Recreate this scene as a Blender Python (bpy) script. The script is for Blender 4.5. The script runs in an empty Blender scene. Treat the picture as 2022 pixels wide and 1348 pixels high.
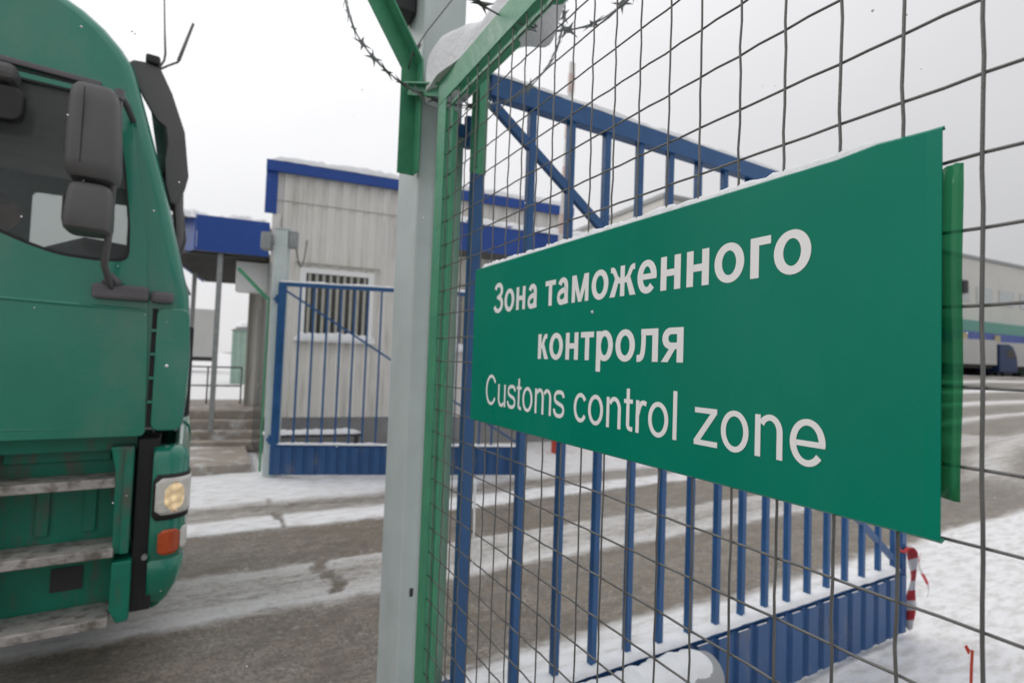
import bpy, bmesh, math, random
import numpy as np
from mathutils import Vector, Matrix
random.seed(7)
rng = np.random.default_rng(11)
R = math.radians
SC = bpy.context.scene
COL = SC.collection

# ------------------------------------------------------------------ camera
cd = bpy.data.cameras.new('camera'); cam = bpy.data.objects.new('camera', cd); COL.objects.link(cam)
cd.sensor_width = 36.0; cd.lens = 18.43; cd.clip_start = 0.02; cd.clip_end = 2000
Rm = Matrix(((0.867, -0.050, -0.496), (-0.497, -0.015, -0.867), (0.036, 0.999, -0.038)))
xa = Vector(Rm.col[0]).normalized(); za = (-Vector(Rm.col[2]));
za = -(za - xa * za.dot(xa)).normalized(); ya = za.cross(xa)
cam.matrix_world = Matrix(((xa.x, ya.x, za.x, 0), (xa.y, ya.y, za.y, 0), (xa.z, ya.z, za.z, 1.8), (0, 0, 0, 1)))
cd.dof.use_dof = True; cd.dof.focus_distance = 0.80; cd.dof.aperture_fstop = 4.2
SC.camera = cam

# ------------------------------------------------------------------ sky and sun (overcast winter day)
SUN_EL, SUN_AZ = R(38), R(-40)                  # azimuth measured from +Y towards +X
sdir = Vector((math.sin(SUN_AZ) * math.cos(SUN_EL), math.cos(SUN_AZ) * math.cos(SUN_EL), math.sin(SUN_EL)))
w = bpy.data.worlds.new('World'); SC.world = w; w.use_nodes = True
nt = w.node_tree; N = nt.nodes; LK = nt.links
bg = N['Background']; bg.inputs['Strength'].default_value = 0.1
sky = N.new('ShaderNodeTexSky'); sky.sky_type = 'NISHITA'; sky.sun_disc = False
sky.sun_elevation = SUN_EL; sky.sun_rotation = SUN_AZ
tc = N.new('ShaderNodeTexCoord'); sep = N.new('ShaderNodeSeparateXYZ'); LK.new(tc.outputs['Generated'], sep.inputs[0])
mr = N.new('ShaderNodeMapRange'); mr.inputs['From Min'].default_value = 0.0; mr.inputs['From Max'].default_value = 1.0
mr.inputs['To Min'].default_value = 8.25; mr.inputs['To Max'].default_value = 13.5; LK.new(sep.outputs['Z'], mr.inputs['Value'])
dot = N.new('ShaderNodeVectorMath'); dot.operation = 'DOT_PRODUCT'; LK.new(tc.outputs['Generated'], dot.inputs[0]); dot.inputs[1].default_value = sdir
mr2 = N.new('ShaderNodeMapRange'); mr2.inputs['From Min'].default_value = -0.2; mr2.inputs['From Max'].default_value = 1.0
mr2.inputs['To Min'].default_value = 0.64; mr2.inputs['To Max'].default_value = 1.10; LK.new(dot.outputs['Value'], mr2.inputs['Value'])
cn = N.new('ShaderNodeTexNoise'); cn.inputs['Scale'].default_value = 2.2; cn.inputs['Detail'].default_value = 4; LK.new(tc.outputs['Generated'], cn.inputs['Vector'])
mr3 = N.new('ShaderNodeMapRange'); mr3.inputs['From Min'].default_value = 0.3; mr3.inputs['From Max'].default_value = 0.7
mr3.inputs['To Min'].default_value = 0.96; mr3.inputs['To Max'].default_value = 1.04; LK.new(cn.outputs['Fac'], mr3.inputs['Value'])
m1 = N.new('ShaderNodeMath'); m1.operation = 'MULTIPLY'; LK.new(mr.outputs[0], m1.inputs[0]); LK.new(mr2.outputs[0], m1.inputs[1])
m2 = N.new('ShaderNodeMath'); m2.operation = 'MULTIPLY'; LK.new(m1.outputs[0], m2.inputs[0]); LK.new(mr3.outputs[0], m2.inputs[1])
cc = N.new('ShaderNodeCombineColor')
for i, k in enumerate((1.0, 0.995, 1.01)):
    mm = N.new('ShaderNodeMath'); mm.operation = 'MULTIPLY'; LK.new(m2.outputs[0], mm.inputs[0]); mm.inputs[1].default_value = k
    LK.new(mm.outputs[0], cc.inputs[i])
mx = N.new('ShaderNodeMix'); mx.data_type = 'RGBA'; mx.inputs[0].default_value = 0.95
LK.new(sky.outputs[0], mx.inputs[6]); LK.new(cc.outputs[0], mx.inputs[7]); LK.new(mx.outputs[2], bg.inputs['Color'])
sl = bpy.data.lights.new('sun', 'SUN'); sl.energy = 0.6; sl.angle = R(25); sl.color = (1, 0.97, 0.93)
so = bpy.data.objects.new('sun', sl); COL.objects.link(so); so.rotation_euler = sdir.to_track_quat('Z', 'Y').to_euler()
SC.view_settings.view_transform = 'Standard'; SC.view_settings.look = 'None'; SC.view_settings.gamma = 1
SC.view_settings.exposure = 0.0

# ------------------------------------------------------------------ materials
def mat(name, col, rough=0.6, var=0.12, scale=6.0, bump=0.0, bscale=40.0, metal=0.0, spec=0.5, coat=0.0, dirt=None, damt=0.0, dscale=3.0, dthr=0.55, dstretch=(1, 1, 1), alpha=None):
    m = bpy.data.materials.new(name); m.use_nodes = True
    n = m.node_tree.nodes; l = m.node_tree.links; b = n['Principled BSDF']
    t = n.new('ShaderNodeTexCoord')
    no = n.new('ShaderNodeTexNoise'); no.inputs['Scale'].default_value = scale; no.inputs['Detail'].default_value = 5; l.new(t.outputs['Object'], no.inputs['Vector'])
    r = n.new('ShaderNodeMapRange'); r.inputs['From Min'].default_value = 0.3; r.inputs['From Max'].default_value = 0.7
    r.inputs['To Min'].default_value = 1 - var; r.inputs['To Max'].default_value = 1 + var; l.new(no.outputs['Fac'], r.inputs['Value'])
    v = n.new('ShaderNodeVectorMath'); v.operation = 'SCALE'; v.inputs[0].default_value = col; l.new(r.outputs[0], v.inputs['Scale'])
    out = v.outputs[0]
    if dirt:
        mp = n.new('ShaderNodeMapping'); mp.inputs['Scale'].default_value = dstretch; l.new(t.outputs['Object'], mp.inputs[0])
        d = n.new('ShaderNodeTexNoise'); d.inputs['Scale'].default_value = dscale; d.inputs['Detail'].default_value = 8; d.inputs['Roughness'].default_value = 0.65
        l.new(mp.outputs[0], d.inputs['Vector'])
        dr = n.new('ShaderNodeMapRange'); dr.inputs['From Min'].default_value = dthr; dr.inputs['From Max'].default_value = dthr + 0.15; dr.inputs['To Max'].default_value = damt
        l.new(d.outputs['Fac'], dr.inputs['Value'])
        x = n.new('ShaderNodeMix'); x.data_type = 'RGBA'; l.new(dr.outputs[0], x.inputs[0]); l.new(out, x.inputs[6]); x.inputs[7].default_value = (*dirt, 1)
        out = x.outputs[2]
    l.new(out, b.inputs['Base Color'])
    rr = n.new('ShaderNodeMapRange'); rr.inputs['From Min'].default_value = 0.3; rr.inputs['From Max'].default_value = 0.7
    rr.inputs['To Min'].default_value = max(0.02, rough - 0.08); rr.inputs['To Max'].default_value = min(1, rough + 0.08); l.new(no.outputs['Fac'], rr.inputs['Value'])
    l.new(rr.outputs[0], b.inputs['Roughness'])
    b.inputs['Metallic'].default_value = metal; b.inputs['Specular IOR Level'].default_value = spec
    b.inputs['Coat Weight'].default_value = coat; b.inputs['Coat Roughness'].default_value = 0.08
    if bump:
        bn = n.new('ShaderNodeTexNoise'); bn.inputs['Scale'].default_value = bscale; bn.inputs['Detail'].default_value = 6; l.new(t.outputs['Object'], bn.inputs['Vector'])
        bp = n.new('ShaderNodeBump'); bp.inputs['Strength'].default_value = bump; bp.inputs['Distance'].default_value = 0.02
        l.new(bn.outputs['Fac'], bp.inputs['Height']); l.new(bp.outputs[0], b.inputs['Normal'])
    return m

def glass(name, col, alpha, rough=0.03):
    m = bpy.data.materials.new(name); m.use_nodes = True
    n = m.node_tree.nodes; l = m.node_tree.links; b = n['Principled BSDF']
    b.inputs['Base Color'].default_value = (*col, 1); b.inputs['Roughness'].default_value = rough
    tr = n.new('ShaderNodeBsdfTransparent'); tr.inputs[0].default_value = (0.96, 0.98, 0.97, 1)
    mx = n.new('ShaderNodeMixShader'); mx.inputs[0].default_value = alpha
    l.new(tr.outputs[0], mx.inputs[1]); l.new(b.outputs[0], mx.inputs[2]); l.new(mx.outputs[0], n['Material Output'].inputs[0])
    return m

MUD = (0.16, 0.14, 0.12); RUST = (0.16, 0.07, 0.03)
M = dict(
    sign=mat('sign_enamel', (0.0012, 0.215, 0.138), 0.30, 0.06, 2.5, 0.10, 3, spec=0.15, coat=0.0, dirt=(0.012, 0.22, 0.15), damt=0.5, dscale=5, dthr=0.55, dstretch=(1, 1, .4)),
    vinyl=mat('white_vinyl', (0.88, 0.87, 0.86), 0.45, 0.03),
    post=mat('grey_paint', (0.54, 0.60, 0.595), 0.5, 0.08, 5, 0.05, 30, dirt=RUST, damt=0.6, dscale=14, dthr=0.655),
    postg=mat('grey_paint_green_overspray', (0.54, 0.60, 0.595), 0.5, 0.08, 5, 0.05, 30, dirt=(0.12, 0.30, 0.18), damt=0.7, dscale=7, dthr=0.66),
    plate=mat('thin_green_over_grey_paint', (0.24, 0.40, 0.30), 0.5, 0.15, 7, 0.08, 40, dirt=(0.42, 0.46, 0.40), damt=0.8, dscale=6, dthr=0.5, dstretch=(3, 1, .5)),
    frame=mat('green_frame_paint', (0.060, 0.29, 0.155), 0.42, 0.15, 9, 0.12, 40, dirt=(0.10, 0.12, 0.08), damt=0.6, dscale=14, dthr=0.62),
    blue=mat('blue_gate_paint', (0.016, 0.086, 0.235), 0.40, 0.14, 8, 0.08, 40, dirt=(0.10, 0.10, 0.11), damt=0.5, dscale=13, dthr=0.63),
    panelblue=mat('blue_profiled_sheet', (0.024, 0.085, 0.225), 0.45, 0.1, 4, dirt=(0.16, 0.17, 0.2), damt=0.55, dscale=5, dthr=0.55, dstretch=(1, 1, .5)),
    trimblue=mat('blue_trim_sheet', (0.008, 0.060, 0.30), 0.4, 0.08, 2),
    beige=mat('beige_profiled_sheet', (0.72, 0.70, 0.66), 0.5, 0.05, 1.5, dirt=(0.40, 0.37, 0.30), damt=0.5, dscale=2.2, dthr=0.52, dstretch=(3, 1, .25)),
    plinth=mat('grey_plinth_render', (0.24, 0.24, 0.24), 0.8, 0.1, 3, 0.2, 20),
    white=mat('white_pvc', (0.86, 0.86, 0.85), 0.35, 0.03),
    winglass=mat('dark_window_glass', (0.05, 0.05, 0.045), 0.08, 0.3, 2),
    blind=mat('pale_blind', (0.42, 0.41, 0.36), 0.6, 0.1),
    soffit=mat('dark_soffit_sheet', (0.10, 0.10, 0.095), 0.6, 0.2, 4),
    steel=mat('galvanised_steel', (0.30, 0.31, 0.31), 0.45, 0.15, 10, metal=0.3),
    concrete=mat('grey_concrete', (0.30, 0.265, 0.225), 0.85, 0.15, 4, 0.3, 15, dirt=(0.70, 0.70, 0.70), damt=0.8, dscale=3, dthr=0.52),
    wire=mat('weathered_steel_wire', (0.14, 0.14, 0.135), 0.5, 0.25, 12, 0.1, 80, metal=0.35, dirt=(0.12, 0.07, 0.04), damt=0.5, dscale=12, dthr=0.62),
    razor=mat('galvanised_razor_wire', (0.14, 0.16, 0.155), 0.4, 0.2, 30, metal=0.6),
    snow=mat('snow', (0.80, 0.81, 0.83), 0.8, 0.05, 7, 0.28, 55, spec=0.2),
    ice=glass('ice', (0.85, 0.88, 0.9), 0.7, 0.1),
    truck=mat('green_truck_paint', (0.005, 0.225, 0.145), 0.24, 0.07, 2, 0.05, 2.2, coat=0.8, dirt=(0.15, 0.25, 0.19), damt=0.35, dscale=1.8, dthr=0.5, dstretch=(1, 1, .6)),
    truckd=mat('dirty_green_truck_paint', (0.005, 0.205, 0.130), 0.45, 0.15, 6, 0.05, 30, dirt=(0.11, 0.105, 0.09), damt=0.85, dscale=7, dthr=0.50, dstretch=(1.4, 1, .35)),
    black=mat('black_plastic', (0.018, 0.018, 0.02), 0.5, 0.2, 10),
    greyp=mat('grey_plastic', (0.115, 0.112, 0.113), 0.55, 0.1, 6, 0.04, 90),
    greyl=mat('light_grey_plastic', (0.14, 0.13, 0.14), 0.55, 0.1, 6),
    rubber=mat('black_rubber', (0.02, 0.02, 0.02), 0.7, 0.1),
    truckglass=glass('truck_glass', (0.20, 0.21, 0.215), 0.24, 0.05),
    inter=mat('grey_cab_lining', (0.50, 0.50, 0.505), 0.8, 0.1, 5),
    interd=mat('dark_seat_fabric', (0.05, 0.05, 0.055), 0.9, 0.2, 8),
    tread=mat('dirty_tread_metal', (0.46, 0.43, 0.41), 0.6, 0.2, 9, 0.3, 50, metal=0.2, dirt=MUD, damt=0.9, dscale=14, dthr=0.48),
    lens=mat('clear_headlamp_lens', (0.72, 0.70, 0.65), 0.15, 0.1, 30),
    orange=mat('orange_lens', (0.50, 0.075, 0.015), 0.25, 0.15, 20, coat=0.3),
    red=mat('red_paint', (0.50, 0.05, 0.025), 0.5, 0.1),
    fadedred=mat('faded_red_paint', (0.60, 0.46, 0.42), 0.5, 0.1),
    whitepaint=mat('white_paint', (0.70, 0.68, 0.66), 0.5, 0.08, dirt=(0.45, 0.36, 0.3), damt=0.5, dscale=6, dthr=0.6),
    pipe=mat('grey_pipe', (0.30, 0.31, 0.32), 0.55, 0.1, 6, 0.1, 30),
    wall=mat('pale_warehouse_panel', (0.60, 0.585, 0.55), 0.6, 0.04, 0.2, dirt=(0.5, 0.49, 0.46), damt=0.4, dscale=.25, dthr=0.5),
    bandgreen=mat('green_band_panel', (0.10, 0.30, 0.24), 0.5, 0.06, 0.5),
    bandblue=mat('blue_band_panel', (0.05, 0.09, 0.32), 0.5, 0.06, 0.5),
    dark=mat('dark_opening', (0.05, 0.05, 0.05), 0.8, 0.2),
    palewin=mat('pale_window_strip', (0.48, 0.50, 0.50), 0.3, 0.06),
    yellow=mat('yellow_plate', (0.42, 0.36, 0.20), 0.5, 0.1),
    tarp=mat('grey_tarpaulin', (0.48, 0.48, 0.465), 0.6, 0.06, 0.6),
    lorryblue=mat('blue_lorry_paint', (0.020, 0.042, 0.11), 0.35, 0.1, 1),
    greenclad=mat('pale_green_sheet', (0.30, 0.42, 0.36), 0.5, 0.1, 3),
)
# lit headlamp bulb: it gives off light in the photograph
bm_ = bpy.data.materials.new('lit_headlamp'); bm_.use_nodes = True
b_ = bm_.node_tree.nodes['Principled BSDF']; b_.inputs['Base Color'].default_value = (0.8, 0.6, 0.35, 1)
b_.inputs['Emission Color'].default_value = (1.0, 0.76, 0.46, 1); b_.inputs['Roughness'].default_value = 0.2
_n = bm_.node_tree.nodes; _l = bm_.node_tree.links; _t = _n.new('ShaderNodeTexCoord'); _w = _n.new('ShaderNodeTexVoronoi'); _w.inputs['Scale'].default_value = 26
_l.new(_t.outputs['Object'], _w.inputs['Vector']); _r = _n.new('ShaderNodeMapRange'); _r.inputs['From Max'].default_value = 0.7; _r.inputs['To Min'].default_value = 0.62; _r.inputs['To Max'].default_value = 0.12
_l.new(_w.outputs['Distance'], _r.inputs['Value']); _l.new(_r.outputs[0], b_.inputs['Emission Strength'])
M['lamp'] = bm_
# green translucent film
fm = bpy.data.materials.new('green_film'); fm.use_nodes = True; n = fm.node_tree.nodes; l = fm.node_tree.links
p_ = n['Principled BSDF']; p_.inputs['Base Color'].default_value = (0.022, 0.24, 0.11, 1); p_.inputs['Roughness'].default_value = 0.2
tr_ = n.new('ShaderNodeBsdfTransparent'); tr_.inputs[0].default_value = (0.26, 0.64, 0.42, 1); ms_ = n.new('ShaderNodeMixShader'); ms_.inputs[0].default_value = 0.5
l.new(tr_.outputs[0], ms_.inputs[1]); l.new(p_.outputs[0], ms_.inputs[2]); l.new(ms_.outputs[0], n['Material Output'].inputs[0]); M['film'] = fm
# striped warning tape (stripes run across the tape, along local UV-free object z)
tm = bpy.data.materials.new('striped_tape'); tm.use_nodes = True; n = tm.node_tree.nodes; l = tm.node_tree.links
t_ = n.new('ShaderNodeTexCoord'); wv = n.new('ShaderNodeTexWave'); wv.wave_type = 'BANDS'; wv.bands_direction = 'DIAGONAL'; wv.inputs['Scale'].default_value = 3.6
wv.inputs['Distortion'].default_value = 0.8
mp_ = n.new('ShaderNodeMapping'); mp_.inputs['Scale'].default_value = (.5, .5, 1.25); l.new(t_.outputs['Object'], mp_.inputs[0]); l.new(mp_.outputs[0], wv.inputs['Vector'])
cr = n.new('ShaderNodeValToRGB'); cr.color_ramp.interpolation = 'CONSTANT'; cr.color_ramp.elements[0].color = (0.75, 0.72, 0.72, 1); cr.color_ramp.elements[1].position = 0.5; cr.color_ramp.elements[1].color = (0.55, 0.05, 0.06, 1)
l.new(wv.outputs['Fac'], cr.inputs[0]); l.new(cr.outputs[0], n['Principled BSDF'].inputs['Base Color']); M['tape'] = tm

def ground_mat(name):
    m = bpy.data.materials.new(name); m.use_nodes = True; n = m.node_tree.nodes; l = m.node_tree.links; b = n['Principled BSDF']
    g = n.new('ShaderNodeNewGeometry'); at = n.new('ShaderNodeAttribute'); at.attribute_name = 'snow'
    def noise(s, d=6, rg=0.6, st=(1, 1, 1)):
        mp = n.new('ShaderNodeMapping'); mp.inputs['Scale'].default_value = st; l.new(g.outputs['Position'], mp.inputs[0])
        o = n.new('ShaderNodeTexNoise'); o.inputs['Scale'].default_value = s; o.inputs['Detail'].default_value = d; o.inputs['Roughness'].default_value = rg
        l.new(mp.outputs[0], o.inputs['Vector']); return o.outputs['Fac']
    def math_(op, a, c):
        o = n.new('ShaderNodeMath'); o.operation = op
        for i, q in enumerate((a, c)):
            if isinstance(q, (int, float)): o.inputs[i].default_value = q
            else: l.new(q, o.inputs[i])
        return o.outputs[0]
    def rng_(v, a, c, d=0.0, e=1.0):
        o = n.new('ShaderNodeMapRange'); o.interpolation_type = 'SMOOTHSTEP'
        for k, q in zip(('From Min', 'From Max', 'To Min', 'To Max'), (a, c, d, e)): o.inputs[k].default_value = q
        l.new(v, o.inputs['Value']); return o.outputs[0]
    def mix(f, a, c):
        o = n.new('ShaderNodeMix'); o.data_type = 'RGBA'
        if isinstance(f, float): o.inputs[0].default_value = f
        else: l.new(f, o.inputs[0])
        for i, q in ((6, a), (7, c)):
            if isinstance(q, tuple): o.inputs[i].default_value = (*q, 1)
            else: l.new(q, o.inputs[i])
        return o.outputs[2]
    peb = noise(55, 4, 0.7); blot = noise(2.2, 6, 0.6, (0.5, 1.3, 1)); fine = noise(11, 6, 0.65, (0.45, 1.2, 1)); fleck = noise(26, 3, 0.6)
    asph = mix(rng_(blot, 0.35, 0.65), (0.232, 0.193, 0.146), (0.32, 0.286, 0.24))
    asph = mix(rng_(noise(1.0, 4, 0.6, (0.2, 5.5, 1)), 0.45, 0.65, 0, 0.6), asph, (0.20, 0.19, 0.178))
    asph = mix(rng_(peb, 0.40, 0.62), asph, (0.135, 0.115, 0.093))
    asph = mix(rng_(noise(7, 5, 0.7, (0.7, 1.1, 1)), 0.46, 0.62, 0, 0.55), asph, (0.12, 0.105, 0.085))
    asph = mix(rng_(fleck, 0.60, 0.70, 0, 0.6), asph, (0.42, 0.40, 0.37))
    sn = mix(rng_(fine, 0.40, 0.66), (0.78, 0.785, 0.80), (0.60, 0.59, 0.575)); sn = mix(rng_(at.outputs['Fac'], 0.45, 0.92), (0.50, 0.485, 0.465), sn)
    mk = math_('ADD', at.outputs['Fac'], math_('MULTIPLY', math_('SUBTRACT', fine, 0.5), 0.85))
    mk = math_('ADD', mk, math_('MULTIPLY', math_('SUBTRACT', fleck, 0.5), 0.45))
    strk = noise(1.0, 5, 0.6, (0.25, 7.0, 1)); mk = math_('ADD', mk, math_('MULTIPLY', math_('SUBTRACT', strk, 0.5), 0.55)); mask = rng_(mk, 0.24, 0.80)
    l.new(mix(mask, asph, sn), b.inputs['Base Color'])
    l.new(rng_(mask, 0, 1, 0.34, 0.8), b.inputs['Roughness']); b.inputs['Specular IOR Level'].default_value = 0.3
    bp = n.new('ShaderNodeBump'); bp.inputs['Strength'].default_value = 0.5; bp.inputs['Distance'].default_value = 0.02
    l.new(math_('ADD', math_('MULTIPLY', peb, 0.4), math_('ADD', fine, math_('MULTIPLY', mask, 0.6))), bp.inputs['Height']); l.new(bp.outputs[0], b.inputs['Normal'])
    return m
M['ground'] = ground_mat('slushy_asphalt_and_snow')

# ------------------------------------------------------------------ mesh builder
class MB:
    def __init__(s): s.v = []; s.f = []
    def add(s, vs, fs):
        o = len(s.v); s.v += [tuple(p) for p in vs]; s.f += [tuple(i + o for i in f) for f in fs]; return s
    def box(s, x0, x1, y0, y1, z0, z1):
        return s.add([(x0, y0, z0), (x1, y0, z0), (x1, y1, z0), (x0, y1, z0), (x0, y0, z1), (x1, y0, z1), (x1, y1, z1), (x0, y1, z1)],
                     [(3, 2, 1, 0), (4, 5, 6, 7), (0, 1, 5, 4), (1, 2, 6, 5), (2, 3, 7, 6), (3, 0, 4, 7)])
    def bar(s, p, q, w, h, up=(0, 0, 1)):
        p, q = Vector(p), Vector(q); d = (q - p).normalized(); u = Vector(up); a = d.cross(u)
        if a.length < 1e-4: a = d.cross(Vector((1, 0, 0)))
        a.normalize(); b = a.cross(d).normalized(); vs = []
        for c in (p, q):
            for i, j in ((-1, -1), (1, -1), (1, 1), (-1, 1)): vs.append(c + a * (i * w / 2) + b * (j * h / 2))
        return s.add(vs, [(0, 1, 2, 3), (7, 6, 5, 4), (0, 4, 5, 1), (1, 5, 6, 2), (2, 6, 7, 3), (3, 7, 4, 0)])
    def tube(s, pts, r, n=8, cap=True):
        pts = [Vector(p) for p in pts]; rs = r if isinstance(r, (list, tuple)) else [r] * len(pts); vs = []; fs = []
        a = None
        for i, p in enumerate(pts):
            d = (pts[min(i + 1, len(pts) - 1)] - pts[max(i - 1, 0)]).normalized()
            if a is None:
                a = d.orthogonal().normalized()
            a = (a - d * a.dot(d)).normalized(); b = d.cross(a)
            vs += [p + (a * math.cos(2 * math.pi * k / n) + b * math.sin(2 * math.pi * k / n)) * rs[i] for k in range(n)]
        for i in range(len(pts) - 1):
            for k in range(n):
                k2 = (k + 1) % n; fs.append((i * n + k, i * n + k2, (i + 1) * n + k2, (i + 1) * n + k))
        if cap: fs.append(tuple(range(n - 1, -1, -1))); fs.append(tuple((len(pts) - 1) * n + k for k in range(n)))
        return s.add(vs, fs)
    def prism(s, poly, fn, t0, t1):
        n = len(poly); vs = [fn(a, b, t0) for a, b in poly] + [fn(a, b, t1) for a, b in poly]
        return s.add(vs, [tuple(range(n - 1, -1, -1)), tuple(range(n, 2 * n))] + [(i, (i + 1) % n, (i + 1) % n + n, i + n) for i in range(n)])
    def grid(s, P, closed_u=False):
        nu, nv = len(P), len(P[0]); vs = [p for row in P for p in row]; fs = []
        for i in range(nu if closed_u else nu - 1):
            for j in range(nv - 1):
                i2 = (i + 1) % nu; fs.append((i * nv + j, i2 * nv + j, i2 * nv + j + 1, i * nv + j + 1))
        return s.add(vs, fs)
    def build(s, name, m, parent=None, bevel=0.0, smooth=False, fix=True, **props):
        me = bpy.data.meshes.new(name); me.from_pydata(s.v, [], s.f); me.update()
        if fix:
            b = bmesh.new(); b.from_mesh(me); bmesh.ops.recalc_face_normals(b, faces=b.faces); b.to_mesh(me); b.free()
        if smooth:
            for p in me.polygons: p.use_smooth = True
        for mm in (m if isinstance(m, (list, tuple)) else [m]): me.materials.append(mm)
        o = bpy.data.objects.new(name, me); COL.objects.link(o)
        if parent: o.parent = parent
        if bevel:
            md = o.modifiers.new('bevel', 'BEVEL'); md.width = bevel; md.segments = 2; md.limit_method = 'ANGLE'; md.angle_limit = R(40)
        if smooth == 'auto':
            md = o.modifiers.new('split', 'EDGE_SPLIT'); md.split_angle = R(40)
        for k, q in props.items(): o[k] = q
        return o

def plate(name, outline, m, parent, fn, thick, holes=(), bevel=0.0):
    """A flat plate with holes: 2D outline filled, then mapped to space by fn(a, b, depth)."""
    c = bpy.data.curves.new(name, 'CURVE'); c.dimensions = '2D'; c.fill_mode = 'BOTH'; c.extrude = thick / 2; c.bevel_depth = bevel; c.bevel_resolution = 1
    for pl in (outline, *holes):
        sp = c.splines.new('POLY'); sp.points.add(len(pl) - 1); sp.use_cyclic_u = True
        for q, p in zip(sp.points, pl): q.co = (p[0], p[1], 0, 1)
    tmp = bpy.data.objects.new('tmp', c); COL.objects.link(tmp); dg = bpy.context.evaluated_depsgraph_get()
    me = bpy.data.meshes.new_from_object(tmp.evaluated_get(dg)); bpy.data.objects.remove(tmp); bpy.data.curves.remove(c)
    me.name = name
    for v in me.vertices: v.co = fn(v.co.x, v.co.y, v.co.z)
    me.update(); b = bmesh.new(); b.from_mesh(me); bmesh.ops.remove_doubles(b, verts=b.verts, dist=1e-5); bmesh.ops.recalc_face_normals(b, faces=b.faces); b.to_mesh(me); b.free()
    me.materials.clear(); me.materials.append(m)
    o = bpy.data.objects.new(name, me); COL.objects.link(o)
    if parent: o.parent = parent
    return o

def rounded(poly, r, n=5):
    out = []; k = len(poly)
    for i in range(k):
        p0, p, p1 = Vector(poly[i - 1]), Vector(poly[i]), Vector(poly[(i + 1) % k])
        a = (p0 - p); b = (p1 - p); rr = min(r, a.length * .45, b.length * .45); a = p + a.normalized() * rr; b = p + b.normalized() * rr
        for j in range(n + 1):
            t = j / n; q = a * (1 - t) ** 2 + p * 2 * t * (1 - t) + b * t * t; out.append((q.x, q.y))
    return out

def tag(o, label, cat, group=None):
    o['label'] = label; o['category'] = cat
    if group: o['group'] = group
    return o
def thing(name, label, cat, loc=(0, 0, 0), rz=0.0, group=None):
    o = bpy.data.objects.new(name, None); o.empty_display_size = 0.1; COL.objects.link(o); o.location = loc; o.rotation_euler = (0, 0, rz)
    return tag(o, label, cat, group)

# value noise for geometry
_T = rng.random((256, 256))
def vnoise(x, y):
    x = np.asarray(x, float); y = np.asarray(y, float); xi = np.floor(x).astype(int); yi = np.floor(y).astype(int); fx = x - xi; fy = y - yi
    fx = fx * fx * (3 - 2 * fx); fy = fy * fy * (3 - 2 * fy)
    g = lambda a, b: _T[a % 256, b % 256]
    return (g(xi, yi) * (1 - fx) + g(xi + 1, yi) * fx) * (1 - fy) + (g(xi, yi + 1) * (1 - fx) + g(xi + 1, yi + 1) * fx) * fy
def fbm(x, y, o=5):
    s = 0; a = 0.5; t = 0
    for i in range(o): s = s + a * vnoise(np.asarray(x) * 2 ** i + 17 * i, np.asarray(y) * 2 ** i + 31 * i); t += a; a *= 0.5
    return s / t

# ------------------------------------------------------------------ ground and road: one sheet split in two objects
def sstep(x, a, b):
    t = np.clip((x - a) / (b - a), 0, 1); return t * t * (3 - 2 * t)
def terrain(x): return 2.05 * sstep(np.asarray(x, float), 11, 62)
def snow_cover(x, y):
    yw = y + 0.22 * (fbm(x * 0.5, y * 0.9 + 5) - 0.5) * 2 * 0.6 + 0.10 * (fbm(x * 2.3 + 9, y * 2.3) - 0.5)
    kn = [(-60, .95), (2.70, .95), (3.02, .02), (3.98, .02), (4.14, .72), (4.50, .56), (4.88, .64), (5.02, .05), (5.86, .05), (5.97, .98), (6.30, .95), (6.50, .50), (6.85, .40), (7.15, .85), (8.5, .97), (9.4, .75), (60, .9)]
    s = np.interp(yw, [k[0] for k in kn], [k[1] for k in kn])
    s = np.where((x < 0.72) & (yw < 2.9), 0.04 + 0.25 * (fbm(x * .8, y * .8) > .62), s)
    tread = (np.abs(y - 4.99 + 0.012 * x) < 0.035) & (np.sin(x * 2 * np.pi / 0.105) > 0.1)
    s = np.where(tread, 0.38, s)
    gap = (np.abs(x - 0.93 - .04 * np.sin(y * 9)) < 0.05) & (y > 4.15) & (y < 4.9)           # dark scrape across the thin snow
    s = np.where(gap, 0.28, s)
    gap2 = (np.abs(x - 0.75 + .05 * (y - 6)) < 0.04) & (y > 5.9) & (y < 7.2)
    s = np.where(gap2, 0.42, s)
    swirl = fbm(x * 0.10 + 3 * fbm(x * .05, y * .05), y * 0.30 + 4, 5)
    sw = np.clip((swirl - 0.40) * 5.5, 0, 0.95)
    rr = np.hypot(x - 22, (y + 8) * 1.25) + 1.2 * (fbm(x * .15, y * .15) - .5)              # curving tyre tracks in the yard
    for r0, wd in ((15.0, .5), (17.4, .8), (20.5, .7), (24.5, 1.3), (30, 1.6), (38, 2.2)): sw = np.maximum(sw * .92, 0.9 * np.exp(-((rr - r0) / wd) ** 2))
    far = sstep(x, 8, 15)
    yard = np.where(y < 2.75 + 0.02 * (x - 8), 0.93, sw)
    return s * (1 - far) + yard * far
def lines(*seg):
    o = []
    for a, b, st in seg: o += list(np.arange(a, b, st))
    return np.array(o)
gx = lines((-900, -100, 100), (-100, -20, 10), (-20, -3, .5), (-3, 7, .05), (7, 14, .12), (14, 40, .4), (40, 120, 2.5), (120, 1001, 80))
gy = lines((-900, -100, 100), (-100, -10, 10), (-10, 1, .4), (1, 9.6, .045), (9.6, 20, .3), (20, 60, 1.2), (60, 200, 12), (200, 1001, 80))
XX, YY = np.meshgrid(gx, gy, indexing='ij'); SN = snow_cover(XX, YY)
ZZ = terrain(XX) + 0.035 * np.clip(SN, 0, 1) * (0.5 + fbm(XX * 3, YY * 3)) + 0.012 * (fbm(XX * 5 + 50, YY * 5) - 0.5) - 0.03
ny = len(gy)
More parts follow.
